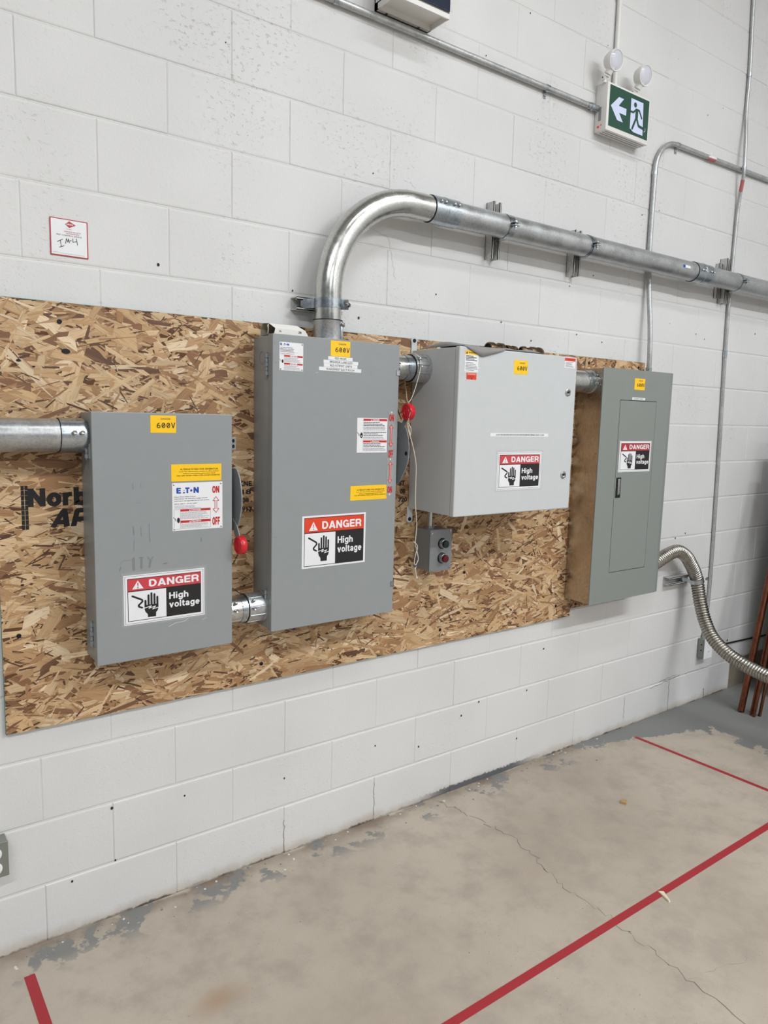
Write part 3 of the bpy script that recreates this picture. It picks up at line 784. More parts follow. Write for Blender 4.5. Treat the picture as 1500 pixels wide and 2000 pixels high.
def p2label():
    x0, z0, x1, z1, y = .982, 1.465, 1.107, 1.582, -.151
    s = part('warning_label', P2, lambda m: m.box(x0, x1, y - .0006, y - .0001, z0, z1, WHITE))
    Y = y - .001; w = x1 - x0; h = z1 - z0; X = lambda u: x0 + u * w; Z = lambda v: z1 - v * h
    def tx(m):
        for v0, v1, t in ((.025, .085, 'DANGER'), (.645, .705, 'PELIGRO')):
            m.rect(X(.2), Z(v1), X(.985), Z(v0), Y, REDL)
            m.text(t, X(.5), X(.73), Z(v1 - .01), Z(v0 + .01), Y - .0003, WHITE, .03, 2)
            m.poly([(X(.44), Z(v1 - .008)), (X(.475), Z(v1 - .008)), (X(.4575), Z(v0 + .01))], Y - .0003, WHITE)
        m.lines(X(.21), X(.98), Z(.105), Z(.24), 3, Y, BLACK, .42, 21); m.lines(X(.21), X(.94), Z(.25), Z(.36), 3, Y, INKL, .42, 22)
        m.lines(X(.21), X(.98), Z(.39), Z(.52), 3, Y, BLACK, .42, 23); m.lines(X(.21), X(.94), Z(.53), Z(.62), 3, Y, INKL, .42, 24)
        m.lines(X(.21), X(.98), Z(.72), Z(.85), 3, Y, BLACK, .42, 25); m.lines(X(.21), X(.96), Z(.86), Z(.96), 3, Y, INKL, .42, 26)
        m.rect(X(.19), Z(.97), X(.194), Z(.02), Y, INKL)
        small_hand(m, X(.14), Z(.5), .0095, Y); m.disc(X(.14), Z(.52), .002, Y - .0003, WHITE, 8)
    part('lettering', s, tx)
p2label()
def p2strip():
    x0, x1, y = 1.110, 1.1365, -.151
    s = part('position_strip', P2, lambda m: (m.box(x0, x1, y - .0008, y - .0001, 1.313, 1.606, FILM), [m.lathe((1.1235, y - .0008, z), (1.1235, y - 1, z), [(0, .0028), (.0012, .0022), (.0014, .0001)], WHITE, 10) for z in (1.6025, 1.441, 1.318)]))
    Y = y - .0013
    def tx(m):
        for t, a, b in (('ON', 1.572, 1.5965), ('OFF', 1.4455, 1.4735), ('ON', 1.323, 1.347)): m.sfont(t, 1.1135, 1.134, a, b, Y, REDL, 1.2)
        arrow2(m, 1.1235, 1.485, 1.560, .009, .003, .011, Y, REDL, PINK); arrow2(m, 1.1235, 1.358, 1.433, .009, .003, .011, Y, REDL, PINK)
    part('position_marks', s, tx)
p2strip()
danger_sign(P2, .775, 1.087, 1.025, 1.261, -.151, REDB, None, False)

# ------------------------------------------------------------------ light grey wireway cabinet
P3 = thing('wiring_cabinet', 'square light grey cabinet with two quarter turn locks, third box from left', 'electrical box', (1.62, -0.0148, 1.241))
part('enclosure', P3, lambda m: (m.box(1.3135, 1.9255, -.2555, -.0180, 1.2435, 1.8325, PLIGHT, .002), m.box(1.318, 1.921, -.2585, -.2555, 1.248, 1.828, DARK)))
part('door', P3, lambda m: m.box(1.311, 1.928, -.280, -.2585, 1.241, 1.835, PLIGHT, .004, 3))
for z in (1.377, 1.699):
    part('quarter_turn_lock', P3, lambda m: (m.lathe((1.8815, -.280, z), (1.8815, -.3, z), [(0, .0155), (.0025, .015), (.004, .0115), (.004, .0085), (.001, .0083), (.001, .0001)], SCREW, 24), m.box(1.8775, 1.8855, -.2835, -.2805, z - .0035, z + .0035, DARK)))
for (x, z, dz) in ((1.319, 1.869, -1), (1.322, 1.201, 1)):
    def ear(m, x=x, z=z, dz=dz):
        m.lathe((x, -.0152, z), (x, -.03, z), [(0, .0145), (.003, .0145), (.0034, .013)], PLIGHT, 24)
        m.box(x - .012, x + .0135, -.0182, -.0152, min(z, z + dz * .05), max(z, z + dz * .05), PLIGHT)
        m.lathe((x, -.0186, z), (x, -.03, z), [(0, .0075), (.002, .007), (.003, .004), (.002, .0001)], BSCREW, 16)
    part('mounting_ear', P3, ear)
part('drain_stub', P3, lambda m: m.tube([(1.905, -.2, 1.243), (1.906, -.201, 1.232), (1.909, -.2, 1.215)], .004, WPLAST, 10))
volt_label(P3, 1.578, 1.754, 1.650, 1.8045, -.280)
def p3labels():
    y = -.280; Y = y - .0009
    s = part('warning_label', P3, lambda m: (m.box(1.337, 1.400, y - .0005, y - .0001, 1.750, 1.822, WHITE), m.rect(1.337, 1.8085, 1.400, 1.822, Y, YEL)))
    def tx(m):
        m.text('WARNING', 1.352, 1.392, 1.8125, 1.8185, Y - .0003, BLACK, .02, 2)
        m.poly([(1.3405, 1.811), (1.3495, 1.811), (1.345, 1.820)], Y - .0003, BLACK)
        m.lines(1.341, 1.397, 1.806, 1.787, 4, Y, INK, .55, 31); m.lines(1.341, 1.397, 1.783, 1.753, 6, Y, INK, .3, 32)
    part('lettering', s, tx)
    s = part('red_label', P3, lambda m: m.box(1.347, 1.394, y - .0005, y - .0001, 1.7235, 1.7465, REDB))
    part('lettering', s, lambda m: (m.rect(1.351, 1.740, 1.390, 1.744, Y, PINK), m.lines(1.351, 1.391, 1.738, 1.727, 4, Y, REDC, .35, 33), m.disc(1.371, 1.726, .0025, Y, BLACK, 8)))
    s = part('caution_label', P3, lambda m: (m.box(1.854, 1.916, y - .0005, y - .0001, 1.792, 1.830, WHITE), m.rect(1.854, 1.8185, 1.916, 1.830, Y, REDB)))
    part('lettering', s, lambda m: (m.text('WARNING', 1.866, 1.910, 1.821, 1.8275, Y - .0003, REDC, .01, 2), m.lines(1.86, 1.912, 1.816, 1.795, 5, Y, INK, .3, 34)))
    s = part('label_strip', P3, lambda m: m.box(1.475, 1.782, y - .0005, y - .0001, 1.5265, 1.5385, WHITE))
    part('lettering', s, lambda m: m.text('LOCK THE DISCONN SWITCH IN OFF POSITION BEFORE OPENING FRONT COVER', 1.503, 1.758, 1.5297, 1.5353, Y, BLACK, .01, 2))
p3labels()
danger_sign(P3, 1.516, 1.329, 1.752, 1.469, -.280, REDA, FILM3)

# ------------------------------------------------------------------ breaker panel
P4 = thing('breaker_panel', 'tall narrow green-grey breaker panel with bare metal side at right end of board', 'electrical box', (2.51, -0.0148, 0.768))
def can4(m):
    m.box(2.2555, 2.758, -.1545, -.0150, .772, 1.819, GALV, .001)
part('can', P4, can4, 'bare galvanized box behind the cover')
for y, z in ((-.140, 1.448), (-.136, 1.146), (-.137, .847), (-.041, .784), (-.127, .784), (-.09, 1.80), (-.03, 1.80)):
    part('can_screw', P4, lambda m: m.lathe((2.2555, y, z), (2.25, y, z), [(0, .005), (.0015, .0045), (.0025, .002), (.0025, .0001)], SCREW, 12))
def cover4(m):
    x0, x1, z0, z1, ya, yb = 2.251, 2.749, .768, 1.822, -.160, -.1548
    dx0, dx1, dz0, dz1 = 2.3785, 2.6515, .903, 1.687
    m.box(x0, dx0, ya, yb, z0, z1, PANEL4); m.box(dx1, x1, ya, yb, z0, z1, PANEL4)
    m.box(dx0, dx1, ya, yb, z0, dz0, PANEL4); m.box(dx0, dx1, ya, yb, dz1, z1, PANEL4)
    m.prism_yz([(0, 0)] * 3, 0, 0, PANEL4) if False else None
    m.box(dx0, dx1, yb, yb + .0006, dz0, dz1, DARK)
    m.add([(x1, ya, z0), (2.776, ya + .006, z0), (2.776, yb + .01, z0), (x1, yb, z0), (x1, ya, z1), (2.776, ya + .006, z1), (2.776, yb + .01, z1), (x1, yb, z1)],
          [(0, 1, 5, 4), (1, 2, 6, 5), (2, 3, 7, 6), (0, 3, 2, 1), (4, 5, 6, 7)], PANEL4)
part('cover', P4, cover4)
door4 = part('door', P4, lambda m: m.box(2.381, 2.6495, -.1606, -.1556, .9055, 1.6845, PANEL4, .0008))
def latch4(m):
    m.box(2.387, 2.4225, -.1614, -.1600, 1.248, 1.340, DARK)
    m.box(2.398, 2.4195, -.1645, -.1614, 1.262, 1.334, SCREW, .001)
    m.lathe((2.408, -.1645, 1.275), (2.408, -.18, 1.275), [(0, .006), (.001, .0055), (.001, .0001)], STEELC, 14)
part('latch', door4, latch4)
volt_label(P4, 2.474, 1.735, 2.551, 1.7855, -.160)
s = part('label_strip', P4, lambda m: m.box(2.4645, 2.560, -.1605, -.1601, 1.6895, 1.7005, WHITE))
part('lettering', s, lambda m: m.text('CHART 600V', 2.474, 2.545, 1.6925, 1.6975, -.1609, INK, .01, 2))
danger_sign(P4, 2.395, 1.364, 2.6325, 1.505, -.1606, REDC, None)

# ------------------------------------------------------------------ steel conduit
R3 = .0445
def set_screw(parent, p, d, r=.006, name='set_screw'):
    p = Vector(p); d = Vector(d).normalized()
    return part(name, parent, lambda m: m.lathe(p, p + d, [(-.004, r * .8), (.004, r * .8), (.004, r), (.008, r), (.009, r * .8), (.0075, r * .35), (.007, .0001)], SCREW, 14))
def couple(parent, p0, p1, r=.0482, m=None, ridge=True, name='coupling'):
    p0 = Vector(p0); p1 = Vector(p1); L = (p1 - p0).length; M = m or STEELC
    def f(b):
        pr = [(0, R3), (0, r), (L, r), (L, R3)]
        if ridge: pr = [(0, R3), (0, r), (L * .46, r), (L * .47, r + .0012), (L * .53, r + .0012), (L * .54, r), (L, r), (L, R3)]
        b.lathe(p0, p1, pr, M, 48, True, False)
        b.lathe(p0 - (p1 - p0).normalized() * .0015, p1, [(0, R3 - .001), (0, R3 + .0022), (.0015, R3 + .0022)], DARK, 48, True, False)
    return part(name, parent, f)

run = thing('steel_conduit', 'thick shiny steel conduit bending up from the tallest box, then running right along wall', 'conduit', (.901, -.0855, 1.832))
ex, ez, ER = .901, 2.3225, .34
pts = [(ex, -.0855, 1.892), (ex, -.0855, 1.94)] + [(ex + ER - ER * math.cos(a), -.0855, ez - ER + ER * math.sin(a)) for a in [PI / 2 * i / 40 for i in range(41)]] + [(1.32, -.0855, ez)]
part('elbow', run, lambda m: m.tube(pts, R3, STEELB, 48, False), 'bright polished elbow')
part('pipe', run, lambda m: m.tube([(1.32, -.0855, ez)] + [(1.42 + .5 * i, -.0855, ez) for i in range(7)] + [(ROOM_R, -.0855, ez)], R3, STEEL, 48, False))
couple(run, (1.313, -.0855, ez), (1.435, -.0855, ez)); couple(run, (2.966, -.0855, ez), (3.105, -.0855, ez))
for x in (1.332, 1.352, 1.394, 1.414): set_screw(run, (x, -.0855 - .047 * .93, ez + .047 * .37), (0, -.93, .37), .0055)
for x in (2.985, 3.005, 3.06, 3.08): set_screw(run, (x, -.0855 - .047 * .98, ez + .047 * .1), (0, -.98, .1), .0055)
part('joint_ring', run, lambda m: m.lathe((2.168, -.0855, ez), (2.2, -.0855, ez), [(0, R3), (0, R3 + .0016), (.004, R3 + .0016), (.004, R3)], DARK, 48, True, False))
def conn_v(m):
    m.lathe((ex, -.0855, 1.8325), (ex, -.0855, 2), [(0, .0495), (.004, .0495), (.004, .0475), (.060, .0475), (.062, .0485), (.064, .0475), (.064, R3)], STEEL, 48, True, False)
    m.lathe((ex, -.0855, 1.8955), (ex, -.0855, 2), [(0, R3), (0, .0492), (.0022, .0492), (.0022, R3)], DARK, 48, True, False)
    for a in (-.9, -.3): m.box(ex + .0475 * math.cos(a) - .004, ex + .0475 * math.cos(a) + .004, -.0855 + .0475 * math.sin(a) - .004, -.0855 + .0475 * math.sin(a) + .004, 1.836, 1.89, STEELC, .001)
part('box_connector', run, conn_v)
for a in (-.95, -.62, -.3): set_screw(run, (ex + .047 * math.cos(a), -.0855 + .047 * math.sin(a), 1.884), (math.cos(a), math.sin(a), 0), .0065)
def stk(m):
    for i, mm in ((0, BLUE), (1, WHITE)):
        n = 5
        vs = []
        for k in range(n + 1):
            a = -.05 + .26 * k / n
            for x in ((2.828, 2.846) if i == 0 else (2.846, 2.888)):
                vs.append((x, -.0855 - (R3 + .0006) * math.cos(a), ez + (R3 + .0006) * math.sin(a)))
        m.add(vs, [(2 * k, 2 * k + 1, 2 * k + 3, 2 * k + 2) for k in range(n)], mm)
part('pipe_sticker', run, stk, 'small blue and white sticker')

lc = thing('steel_conduit', 'thick steel conduit entering the left side of the shorter switch box from the picture edge', 'conduit', (-.3, -.083, 1.517 - R3))
part('pipe', lc, lambda m: m.cyl((-.9, -.083, 1.517), (.075, -.083, 1.517), R3, STEEL, 48))
def lsl(m):
    m.lathe((.058, -.083, 1.517), (.2, -.083, 1.517), [(0, R3), (0, .0472), (.056, .0472), (.064, .0462), (.070, .0432), (.0735, .038)], STEELC, 48, True, False)
    m.lathe((.0565, -.083, 1.517), (.2, -.083, 1.517), [(0, R3), (0, R3 + .002), (.0015, R3 + .002)], DARK, 48, True, False)
part('coupling', lc, lsl)
for x in (.089, .109): set_screw(lc, (x, -.083 - .0465 * .98, 1.517 + .0465 * .17), (0, -.98, .17), .006)

def nipple(label, x0, x1, z, rA, rB, split, ring, rot):
    t = thing('conduit_nipple', label, 'conduit fitting', ((x0 + x1) / 2, -.083, z - rB))
    y = -.083
    part('connector', t, lambda m: m.lathe((x0, y, z), (x1, y, z), [(0, rA), (split - x0, rA), (split - x0, rA * .9)], STEELB, 48, True, False))
    part('lock_ring', t, lambda m: (m.lathe((split, y, z), (x1, y, z), [(0, rA), (0, rA + .002), (ring, rA + .002), (ring, rA * .9)], STEELC, 48, True, False),
                                    m.lathe((split + ring, y, z), (x1, y, z), [(0, rB * .9), (0, rB + .0006), (.0028, rB + .0006), (.0028, rB * .9)], DARK, 48, True, False)))
    def sleeve(m):
        a = split + ring + .0028; L = x1 - a
        m.lathe((a, y, z), (x1, y, z), [(0, rB * .9), (0, rB), (L - .008, rB), (L - .006, rB + .0035), (L, rB + .0035), (L, rB * .8)], STEEL, 48, True, False)
        for q in (2.2, 2.9, 3.5, 4.3):
            c, s2 = math.cos(q), math.sin(q)
            m.tube([(a + .002, y + rB * c, z + rB * s2), (x1 - .009, y + rB * c, z + rB * s2)], .0022, STEELC, 8)
    part('sleeve', t, sleeve)
    for q in rot:
        set_screw(t, (x0 + .018, y + rA * math.cos(q), z + rA * math.sin(q)), (0, math.cos(q), math.sin(q)), .006)
        set_screw(t, (split + ring + .016, y + rB * math.cos(q), z + rB * math.sin(q)), (0, math.cos(q), math.sin(q)), .0055)
    return t
nipple('short shiny conduit nipple joining the two left switch boxes near their bottoms', .5375, .6680, .965, .0435, .0468, .580, .020, (2.5, 3.0))
nipple('conduit nipple with cotton cord looped over it, left of the light grey cabinet', 1.1490, 1.3130, 1.762, .0445, .0492, 1.215, .030, (2.5, 3.0))
nipple('grey conduit nipple between the light grey cabinet and the breaker panel', 1.9260, 2.2550, 1.7605, .047, .0468, 2.205, .028, (2.6, 3.3))

# strut channels with pipe straps
def channel(mb, L, y0=0.0, d=.041, w=.041, t=.0026, lip=.009):
    """profile in (u across, y), returns list of boxes (u0,u1,y0,y1)"""
    return [(-w / 2, w / 2, -t + y0, y0), (-w / 2, -w / 2 + t, -d + y0, y0), (w / 2 - t, w / 2, -d + y0, y0),
            (-w / 2, -w / 2 + lip, -d + y0, -d + t + y0), (w / 2 - lip, w / 2, -d + y0, -d + t + y0),
            (-w / 2 + lip - t, -w / 2 + lip, -d + y0, -d + .008 + y0), (w / 2 - lip, w / 2 - lip + t, -d + y0, -d + .008 + y0)]
def strut_v(label, x, z0, z1, extra=None):
    t = thing('strut_bracket', label, 'bracket', (x, 0, z0))
    part('channel', t, lambda m: [m.box(x + a, x + b, c - .0002, d - .0002, z0, z1, STRUT) for a, b, c, d in channel(m, 0)])
    if extra: part('backing_channel', t, lambda m: [m.box(x - .041 + a, x - .041 + b, c, d, extra[0], extra[1], STRUT) for a, b, c, d in channel(m, 0, -.0002, .0205)])
    def band(m):
        for sg in (1, -1):
            P = []
            for i in range(15):
                a = PI / 2 * (1 - i / 14 * .97) + 0
                P.append((-.0855 - (R3 + .0014) * math.cos(a), ez + sg * (R3 + .0014) * math.sin(a)))
            P = [(-.036, ez + sg * (R3 + .004)), (-.05, ez + sg * (R3 + .002))] + P + [(-.0855 - R3 - .022, ez + sg * .0065)]
            vs = [(x - .015, a, b) for a, b in P] + [(x + .015, a, b) for a, b in P]
            n = len(P); m.add(vs, [(i, i + 1, n + i + 1, n + i) for i in range(n - 1)], STEELC, True)
            m.box(x - .015, x + .015, -.0855 - R3 - .022, -.0855 - R3 + .001, ez + sg * .0055 - .001, ez + sg * .0055 + .001, STEELC)
    s = part('pipe_clamp', t, band)
    part('clamp_bolt', s, lambda m: (m.cyl((x, -.0855 - R3 - .012, ez - .022), (x, -.0855 - R3 - .012, ez + .012), .003, SCREW, 10), m.cyl((x, -.0855 - R3 - .012, ez + .0066), (x, -.0855 - R3 - .012, ez + .012), .0065, SCREW, 6), m.cyl((x, -.0855 - R3 - .012, ez - .012), (x, -.0855 - R3 - .012, ez - .0066), .0065, SCREW, 6)))
    return t
strut_v('upright strut bracket on the thick conduit, first right of the bend', 1.6925, 2.210, 2.424)
strut_v('upright strut bracket on the thick conduit, above the breaker panel', 2.1765, 2.208, 2.396)
strut_v('upright strut bracket with a second short channel beside it, beside the long thin vertical conduit', 3.383, 2.222, 2.449, (2.246, 2.42))
t = thing('strut_bracket', 'horizontal strut bracket clamping the vertical foot of the thick bend', 'bracket', (.905, 0, 1.928))
part('channel', t, lambda m: [m.box(.809, .985, c - .0002, d - .0002, 1.9485 + a, 1.9485 + b, STRUT) for a, b, c, d in channel(m, 0)])
def band0(m):
    P = [(.826, -.036), (.84, -.046)] + [(ex - (R3 + .0014) * math.cos(a), -.0855 - (R3 + .0014) * math.sin(a)) for a in [-.5 + (PI - .55 + .5) * i / 22 for i in range(23)]] + [(ex + .052, -.125)]
    n = len(P); vs = [(a, b, 1.934) for a, b in P] + [(a, b, 1.965) for a, b in P]
    m.add(vs, [(i, i + 1, n + i + 1, n + i) for i in range(n - 1)], STEELC, True)
    P = [(ex + R3 + .0014, -.036)] + [(ex + (R3 + .0014) * math.cos(a), -.0855 - (R3 + .0014) * math.sin(a)) for a in [-.6, -.3, 0, .25, .42]] + [(ex + .06, -.117)]
    n = len(P); vs = [(a, b, 1.934) for a, b in P] + [(a, b, 1.965) for a, b in P]
    m.add(vs, [(i, i + 1, n + i + 1, n + i) for i in range(n - 1)], STEELC, True)
s = part('pipe_clamp', t, band0)
part('clamp_bolt', s, lambda m: (m.cyl((ex + .030, -.140, 1.9495), (ex + .074, -.106, 1.9495), .003, SCREW, 10), m.cyl((ex + .036, -.135, 1.9495), (ex + .043, -.130, 1.9495), .008, SCREW, 6), m.cyl((ex + .058, -.118, 1.9495), (ex + .064, -.113, 1.9495), .008, SCREW, 6)))

# thin conduits
def clip(parent, p, axis, r, side):
    """one hole strap: ring round the tube and a tab with a screw on the wall"""
    x, y, z = p
    def f(m):
        if axis == 'x':
            m.lathe((x - .008, y, z), (x + .008, y, z), [(0, r), (0, r + .0018), (.016, r + .0018), (.016, r)], STEELC, 24, True, False)
            m.box(x - .008, x + .008, -.003, -.0005, z + (0 if side > 0 else -r - .024), z + (r + .024 if side > 0 else 0), STEELC)
            zc = z + side * (r + .014); m.lathe((x, -.003, zc), (x, -.02, zc), [(0, .006), (.003, .0055), (.005, .003)], SCREW, 12)
        else:
            m.lathe((x, y, z - .008), (x, y, z + .008), [(0, r), (0, r + .0018), (.016, r + .0018), (.016, r)], STEELC, 24, True, False)
            m.box(x + (0 if side > 0 else -r - .024), x + (r + .024 if side > 0 else 0), -.003, -.0005, z - .008, z + .008, STEELC)
            xc = x + side * (r + .014); m.lathe((xc, -.003, z), (xc, -.02, z), [(0, .006), (.003, .0055), (.005, .003)], SCREW, 12)
    return part('strap', parent, f)
e = thing('thin_conduit', 'thin steel conduit running under the box at top to the exit sign', 'conduit', (1.4, -.0135, 2.906))
part('pipe', e, lambda m: m.cyl((.2, -.0135, 2.918), (2.25, -.0135, 2.918), .0117, EMT, 24))
part('end_connector', e, lambda m: m.lathe((2.215, -.0135, 2.918), (2.284, -.0135, 2.918), [(0, .0117), (0, .0135), (.02, .0135), (.02, .0155), (.036, .0155), (.036, .0135), (.068, .0135)], STEELC, 20, True, False))
clip(e, (1.964, -.0135, 2.918), 'x', .0117, -1)
clip(e, (.955, -.0135, 2.918), 'x', .0117, 1)
e = thing('thin_conduit', 'thin conduit dropping straight into the top of the exit sign', 'conduit', (2.386, -.0125, 3.016))
part('pipe', e, lambda m: m.cyl((2.389, -.0125, 3.010), (2.384, -.0125, ROOM_H), .0105, WPLAST, 20))
e = thing('thin_conduit', 'long thin vertical conduit near the right edge, ending in the low outlet box', 'conduit', (3.51, -.012, .38))
vp = [(3.4935, -.0115, .378), (3.5105, -.0115, .55), (3.512, -.0115, .809), (3.488, -.0115, 1.5), (3.462, -.0115, 2.106), (3.466, -.0115, 2.6), (3.464, -.018, 2.76), (3.452, -.036, 2.87), (3.449, -.038, 2.93), (3.455, -.03, 3.05), (3.470, -.0115, 3.22), (3.470, -.0115, 3.4), (3.448, -.0115, 3.73), (3.43, -.0115, 4.2), (3.42, -.0115, ROOM_H)]
part('pipe', e, lambda m: m.tube(spline(vp, 6), .0092, EMT, 20))
part('coupling', e, lambda m: m.cyl((3.4665, -.0115, 1.945), (3.4655, -.0115, 1.985), .0108, STEELC, 20, .001))
clip(e, (3.4705, -.0115, 3.38), 'z', .0092, 1); clip(e, (3.450, -.037, 2.915), 'z', .0092, 1)
part('red_sticker', e, lambda m: m.tube([(3.4575, -.025, 2.80), (3.4535, -.034, 2.855)], .0096, STICKR, 16, False), 'faded red sticker')
e = thing('thin_conduit', 'thin conduit rising from the breaker panel and bending right across the wall', 'conduit', (2.724, -.05, 1.822))
bp = [(2.724, -.055, 1.829), (2.724, -.055, 1.90), (2.724, -.045, 2.05), (2.724, -.022, 2.25), (2.722, -.0135, 2.42), (2.722, -.0135, 2.74)]
bp = [tuple(v) for v in spline(bp, 5)]
bp += [(2.722 + .15 - .15 * math.cos(a), -.0135, 2.755 + .15 * math.sin(a)) for a in [PI / 2 * i / 14 for i in range(15)]] + [(3.2, -.0135, 2.909), (ROOM_R - .001, -.0135, 2.93)]
part('pipe', e, lambda m: m.tube(bp, .0115, EMT, 22))
part('end_connector', e, lambda m: m.lathe((2.724, -.055, 1.820), (2.724, -.055, 1.9), [(0, .017), (.006, .017), (.006, .0145), (.03, .0145), (.03, .0115)], STEELC, 20, True, False))
clip(e, (2.889, -.0125, 2.906), 'x', .0115, -1); clip(e, (2.722, -.0125, 2.745), 'z', .0115, 1)
part('sticker', e, lambda m: (m.tube([(3.14, -.0135, 2.9072), (3.21, -.0135, 2.9097)], .0119, WHITE, 18, False), m.tube([(3.142, -.0140, 2.9046), (3.209, -.0140, 2.9070)], .0108, STICKR, 18, False)), 'white and red sticker')
e = thing('thin_conduit', 'very short conduit between light grey cabinet and push button box', 'conduit', (1.3885, -.06, 1.166))
part('pipe', e, lambda m: m.cyl((1.3885, -.06, 1.166), (1.3885, -.06, 1.2435), .0105, STEELB, 20))
part('lock_nut', e, lambda m: (m.cyl((1.3885, -.06, 1.1662), (1.3885, -.06, 1.172), .018, STEELC, 20), m.box(1.398, 1.416, -.064, -.056, 1.173, 1.177, SCREW)))

# flexible conduit and its bracket
fx = thing('flexible_conduit', 'ribbed flexible steel conduit curving out of the breaker panel down to the right', 'conduit', (2.76, -.085, .87))
fp = [(2.758, -.088, .862), (2.83, -.088, .885), (2.895, -.087, .905), (2.98, -.085, .928), (3.054, -.084, .931), (3.125, -.083, .900), (3.173, -.082, .859), (3.236, -.080, .790), (3.255, -.090, .720), (3.250, -.115, .637), (3.236, -.157, .550), (3.212, -.22, .478), (3.195, -.31, .425)]
fq = [(3.190, -.40, .394), (3.194, -.48, .374), (3.190, -.60, .360), (3.19, -.80, .330), (3.24, -1.05, .20), (3.32, -1.25, .07), (3.45, -1.42, .036), (3.8, -1.5, .034)]
path = spline(fp + fq, 14)
# resample evenly
def resample(P, step):
    out = [P[0]]; acc = 0
    for i in range(len(P) - 1):
        a, b = P[i], P[i + 1]; L = (b - a).length; pos = step - acc
        while pos <= L:
            out.append(a.lerp(b, pos / L)); pos += step
        acc = (acc + L) % step
    return out
path = resample(path, .0145 / 8)
part('ribbed_hose', fx, lambda m: m.tube(path, lambda i: .0298 + .0050 * abs(math.cos(PI * i / 8)) ** .8, FLEXM, 36))
t = thing('strut_bracket', 'small horizontal strut bracket holding the ribbed flexible conduit', 'bracket', (3.15, 0, .735))
part('channel', t, lambda m: [m.box(3.067, 3.30, c - .0002, d - .0002, .757 + a, .757 + b, STRUT) for a, b, c, d in channel(m, 0)])
def fband(m):
    c = Vector((3.247, -.084, .757)); ax = Vector((.30, -.12, -.945)).normalized(); sd = Vector((.953, 0, .302)); fo = Vector((0, -1, 0))
    P = []
    for i in range(26):
        a = -.5 + (PI + .8) * i / 25
        P.append(c - sd * (.0372 * math.cos(a)) + fo * (.0372 * math.sin(a)))
    P = [Vector((3.185, -.039, .757)), Vector((3.205, -.047, .757))] + P[1:]
    vs = [p - ax * .012 for p in P] + [p + ax * .012 for p in P]; n = len(P)
    m.add(vs, [(i, i + 1, n + i + 1, n + i) for i in range(n - 1)], STEELC, True)
s = part('pipe_clamp', t, fband)
part('clamp_bolt', s, lambda m: (m.cyl((3.265, -.128, .767), (3.315, -.11, .767), .003, SCREW, 10), m.cyl((3.272, -.1255, .767), (3.279, -.123, .767), .0075, SCREW, 6), m.cyl((3.29, -.119, .767), (3.297, -.1165, .767), .0075, SCREW, 6)))

# ------------------------------------------------------------------ push button box
pb = thing('push_button_box', 'small grey box with green and red push buttons below the light grey cabinet', 'switch', (1.405, -.015, 1.009))
part('body', pb, lambda m: m.box(1.3505, 1.455, -.108, -.0152, 1.0095, 1.1665, CASTG, .004))
part('cover', pb, lambda m: m.box(1.3485, 1.457, -.1145, -.1085, 1.0075, 1.1685, CASTG, .002))
for z, mt, nm in ((1.1145, GSCREEN, 'green_push_button'), (1.0585, RBUT, 'red_push_button')):
    q = part(nm, pb, lambda m: m.lathe((1.408, -.127, z), (1.408, -.16, z), [(0, .0145), (.012, .0145), (.0145, .013), (.0150, .0001)], mt, 28))
    part('bezel', q, lambda m: (m.lathe((1.408, -.1145, z), (1.408, -.16, z), [(0, .021), (.003, .0205), (.003, .017)], BLACK, 28), m.lathe((1.408, -.1175, z), (1.408, -.16, z), [(0, .0175), (.004, .0175), (.006, .0163), (.013, .0163), (.0135, .0150), (.0105, .0148)], SCREW, 28)))
for x, z in ((1.3575, 1.155), (1.448, 1.160), (1.3575, 1.0155), (1.448, 1.018)):
    part('cover_screw', pb, lambda m: m.lathe((x, -.1145, z), (x, -.13, z), [(0, .0042), (.0015, .004), (.0022, .002), (.0022, .0001)], SCREW, 12))

# ------------------------------------------------------------------ cotton cord
cd = thing('pull_cord', 'thin off-white cord hanging past a red grip down to the push button box', 'cord', (1.23, -.15, 1.0))
c1 = [(1.186, -.163, 1.638), (1.203, -.158, 1.652), (1.222, -.152, 1.684), (1.238, -.147, 1.719), (1.252, -.141, 1.752), (1.2595, -.1355, 1.780), (1.262, -.115, 1.805), (1.262, -.083, 1.8155), (1.262, -.045, 1.800), (1.262, -.030, 1.762), (1.260, -.045, 1.713), (1.252, -.065, 1.678), (1.222, -.11, 1.648), (1.192, -.158, 1.636)]
c2 = [(1.190, -.158, 1.636), (1.178, -.190, 1.625), (1.172, -.194, 1.60), (1.175, -.180, 1.575), (1.177, -.174, 1.565), (1.181, -.176, 1.541), (1.198, -.180, 1.491), (1.216, -.180, 1.425), (1.219, -.178, 1.354), (1.222, -.176, 1.286), (1.230, -.174, 1.234), (1.235, -.172, 1.200), (1.231, -.171, 1.138), (1.238, -.170, 1.118), (1.249, -.169, 1.081), (1.243, -.169, 1.064), (1.237, -.169, 1.058), (1.231, -.169, 1.067), (1.233, -.172, 1.095), (1.240, -.173, 1.118), (1.236, -.175, 1.132), (1.220, -.176, 1.146)]
part('strand', cd, lambda m: m.tube(spline(c1, 6), .0013, ROPE, 8))
part('strand', cd, lambda m: m.tube(spline(c2, 6), .0015, ROPE, 8))
part('strand', cd, lambda m: m.tube(spline([(1.178, -.178, 1.566), (1.186, -.182, 1.55), (1.188, -.178, 1.525), (1.183, -.178, 1.545), (1.176, -.176, 1.563)], 6), .0014, ROPE, 8))
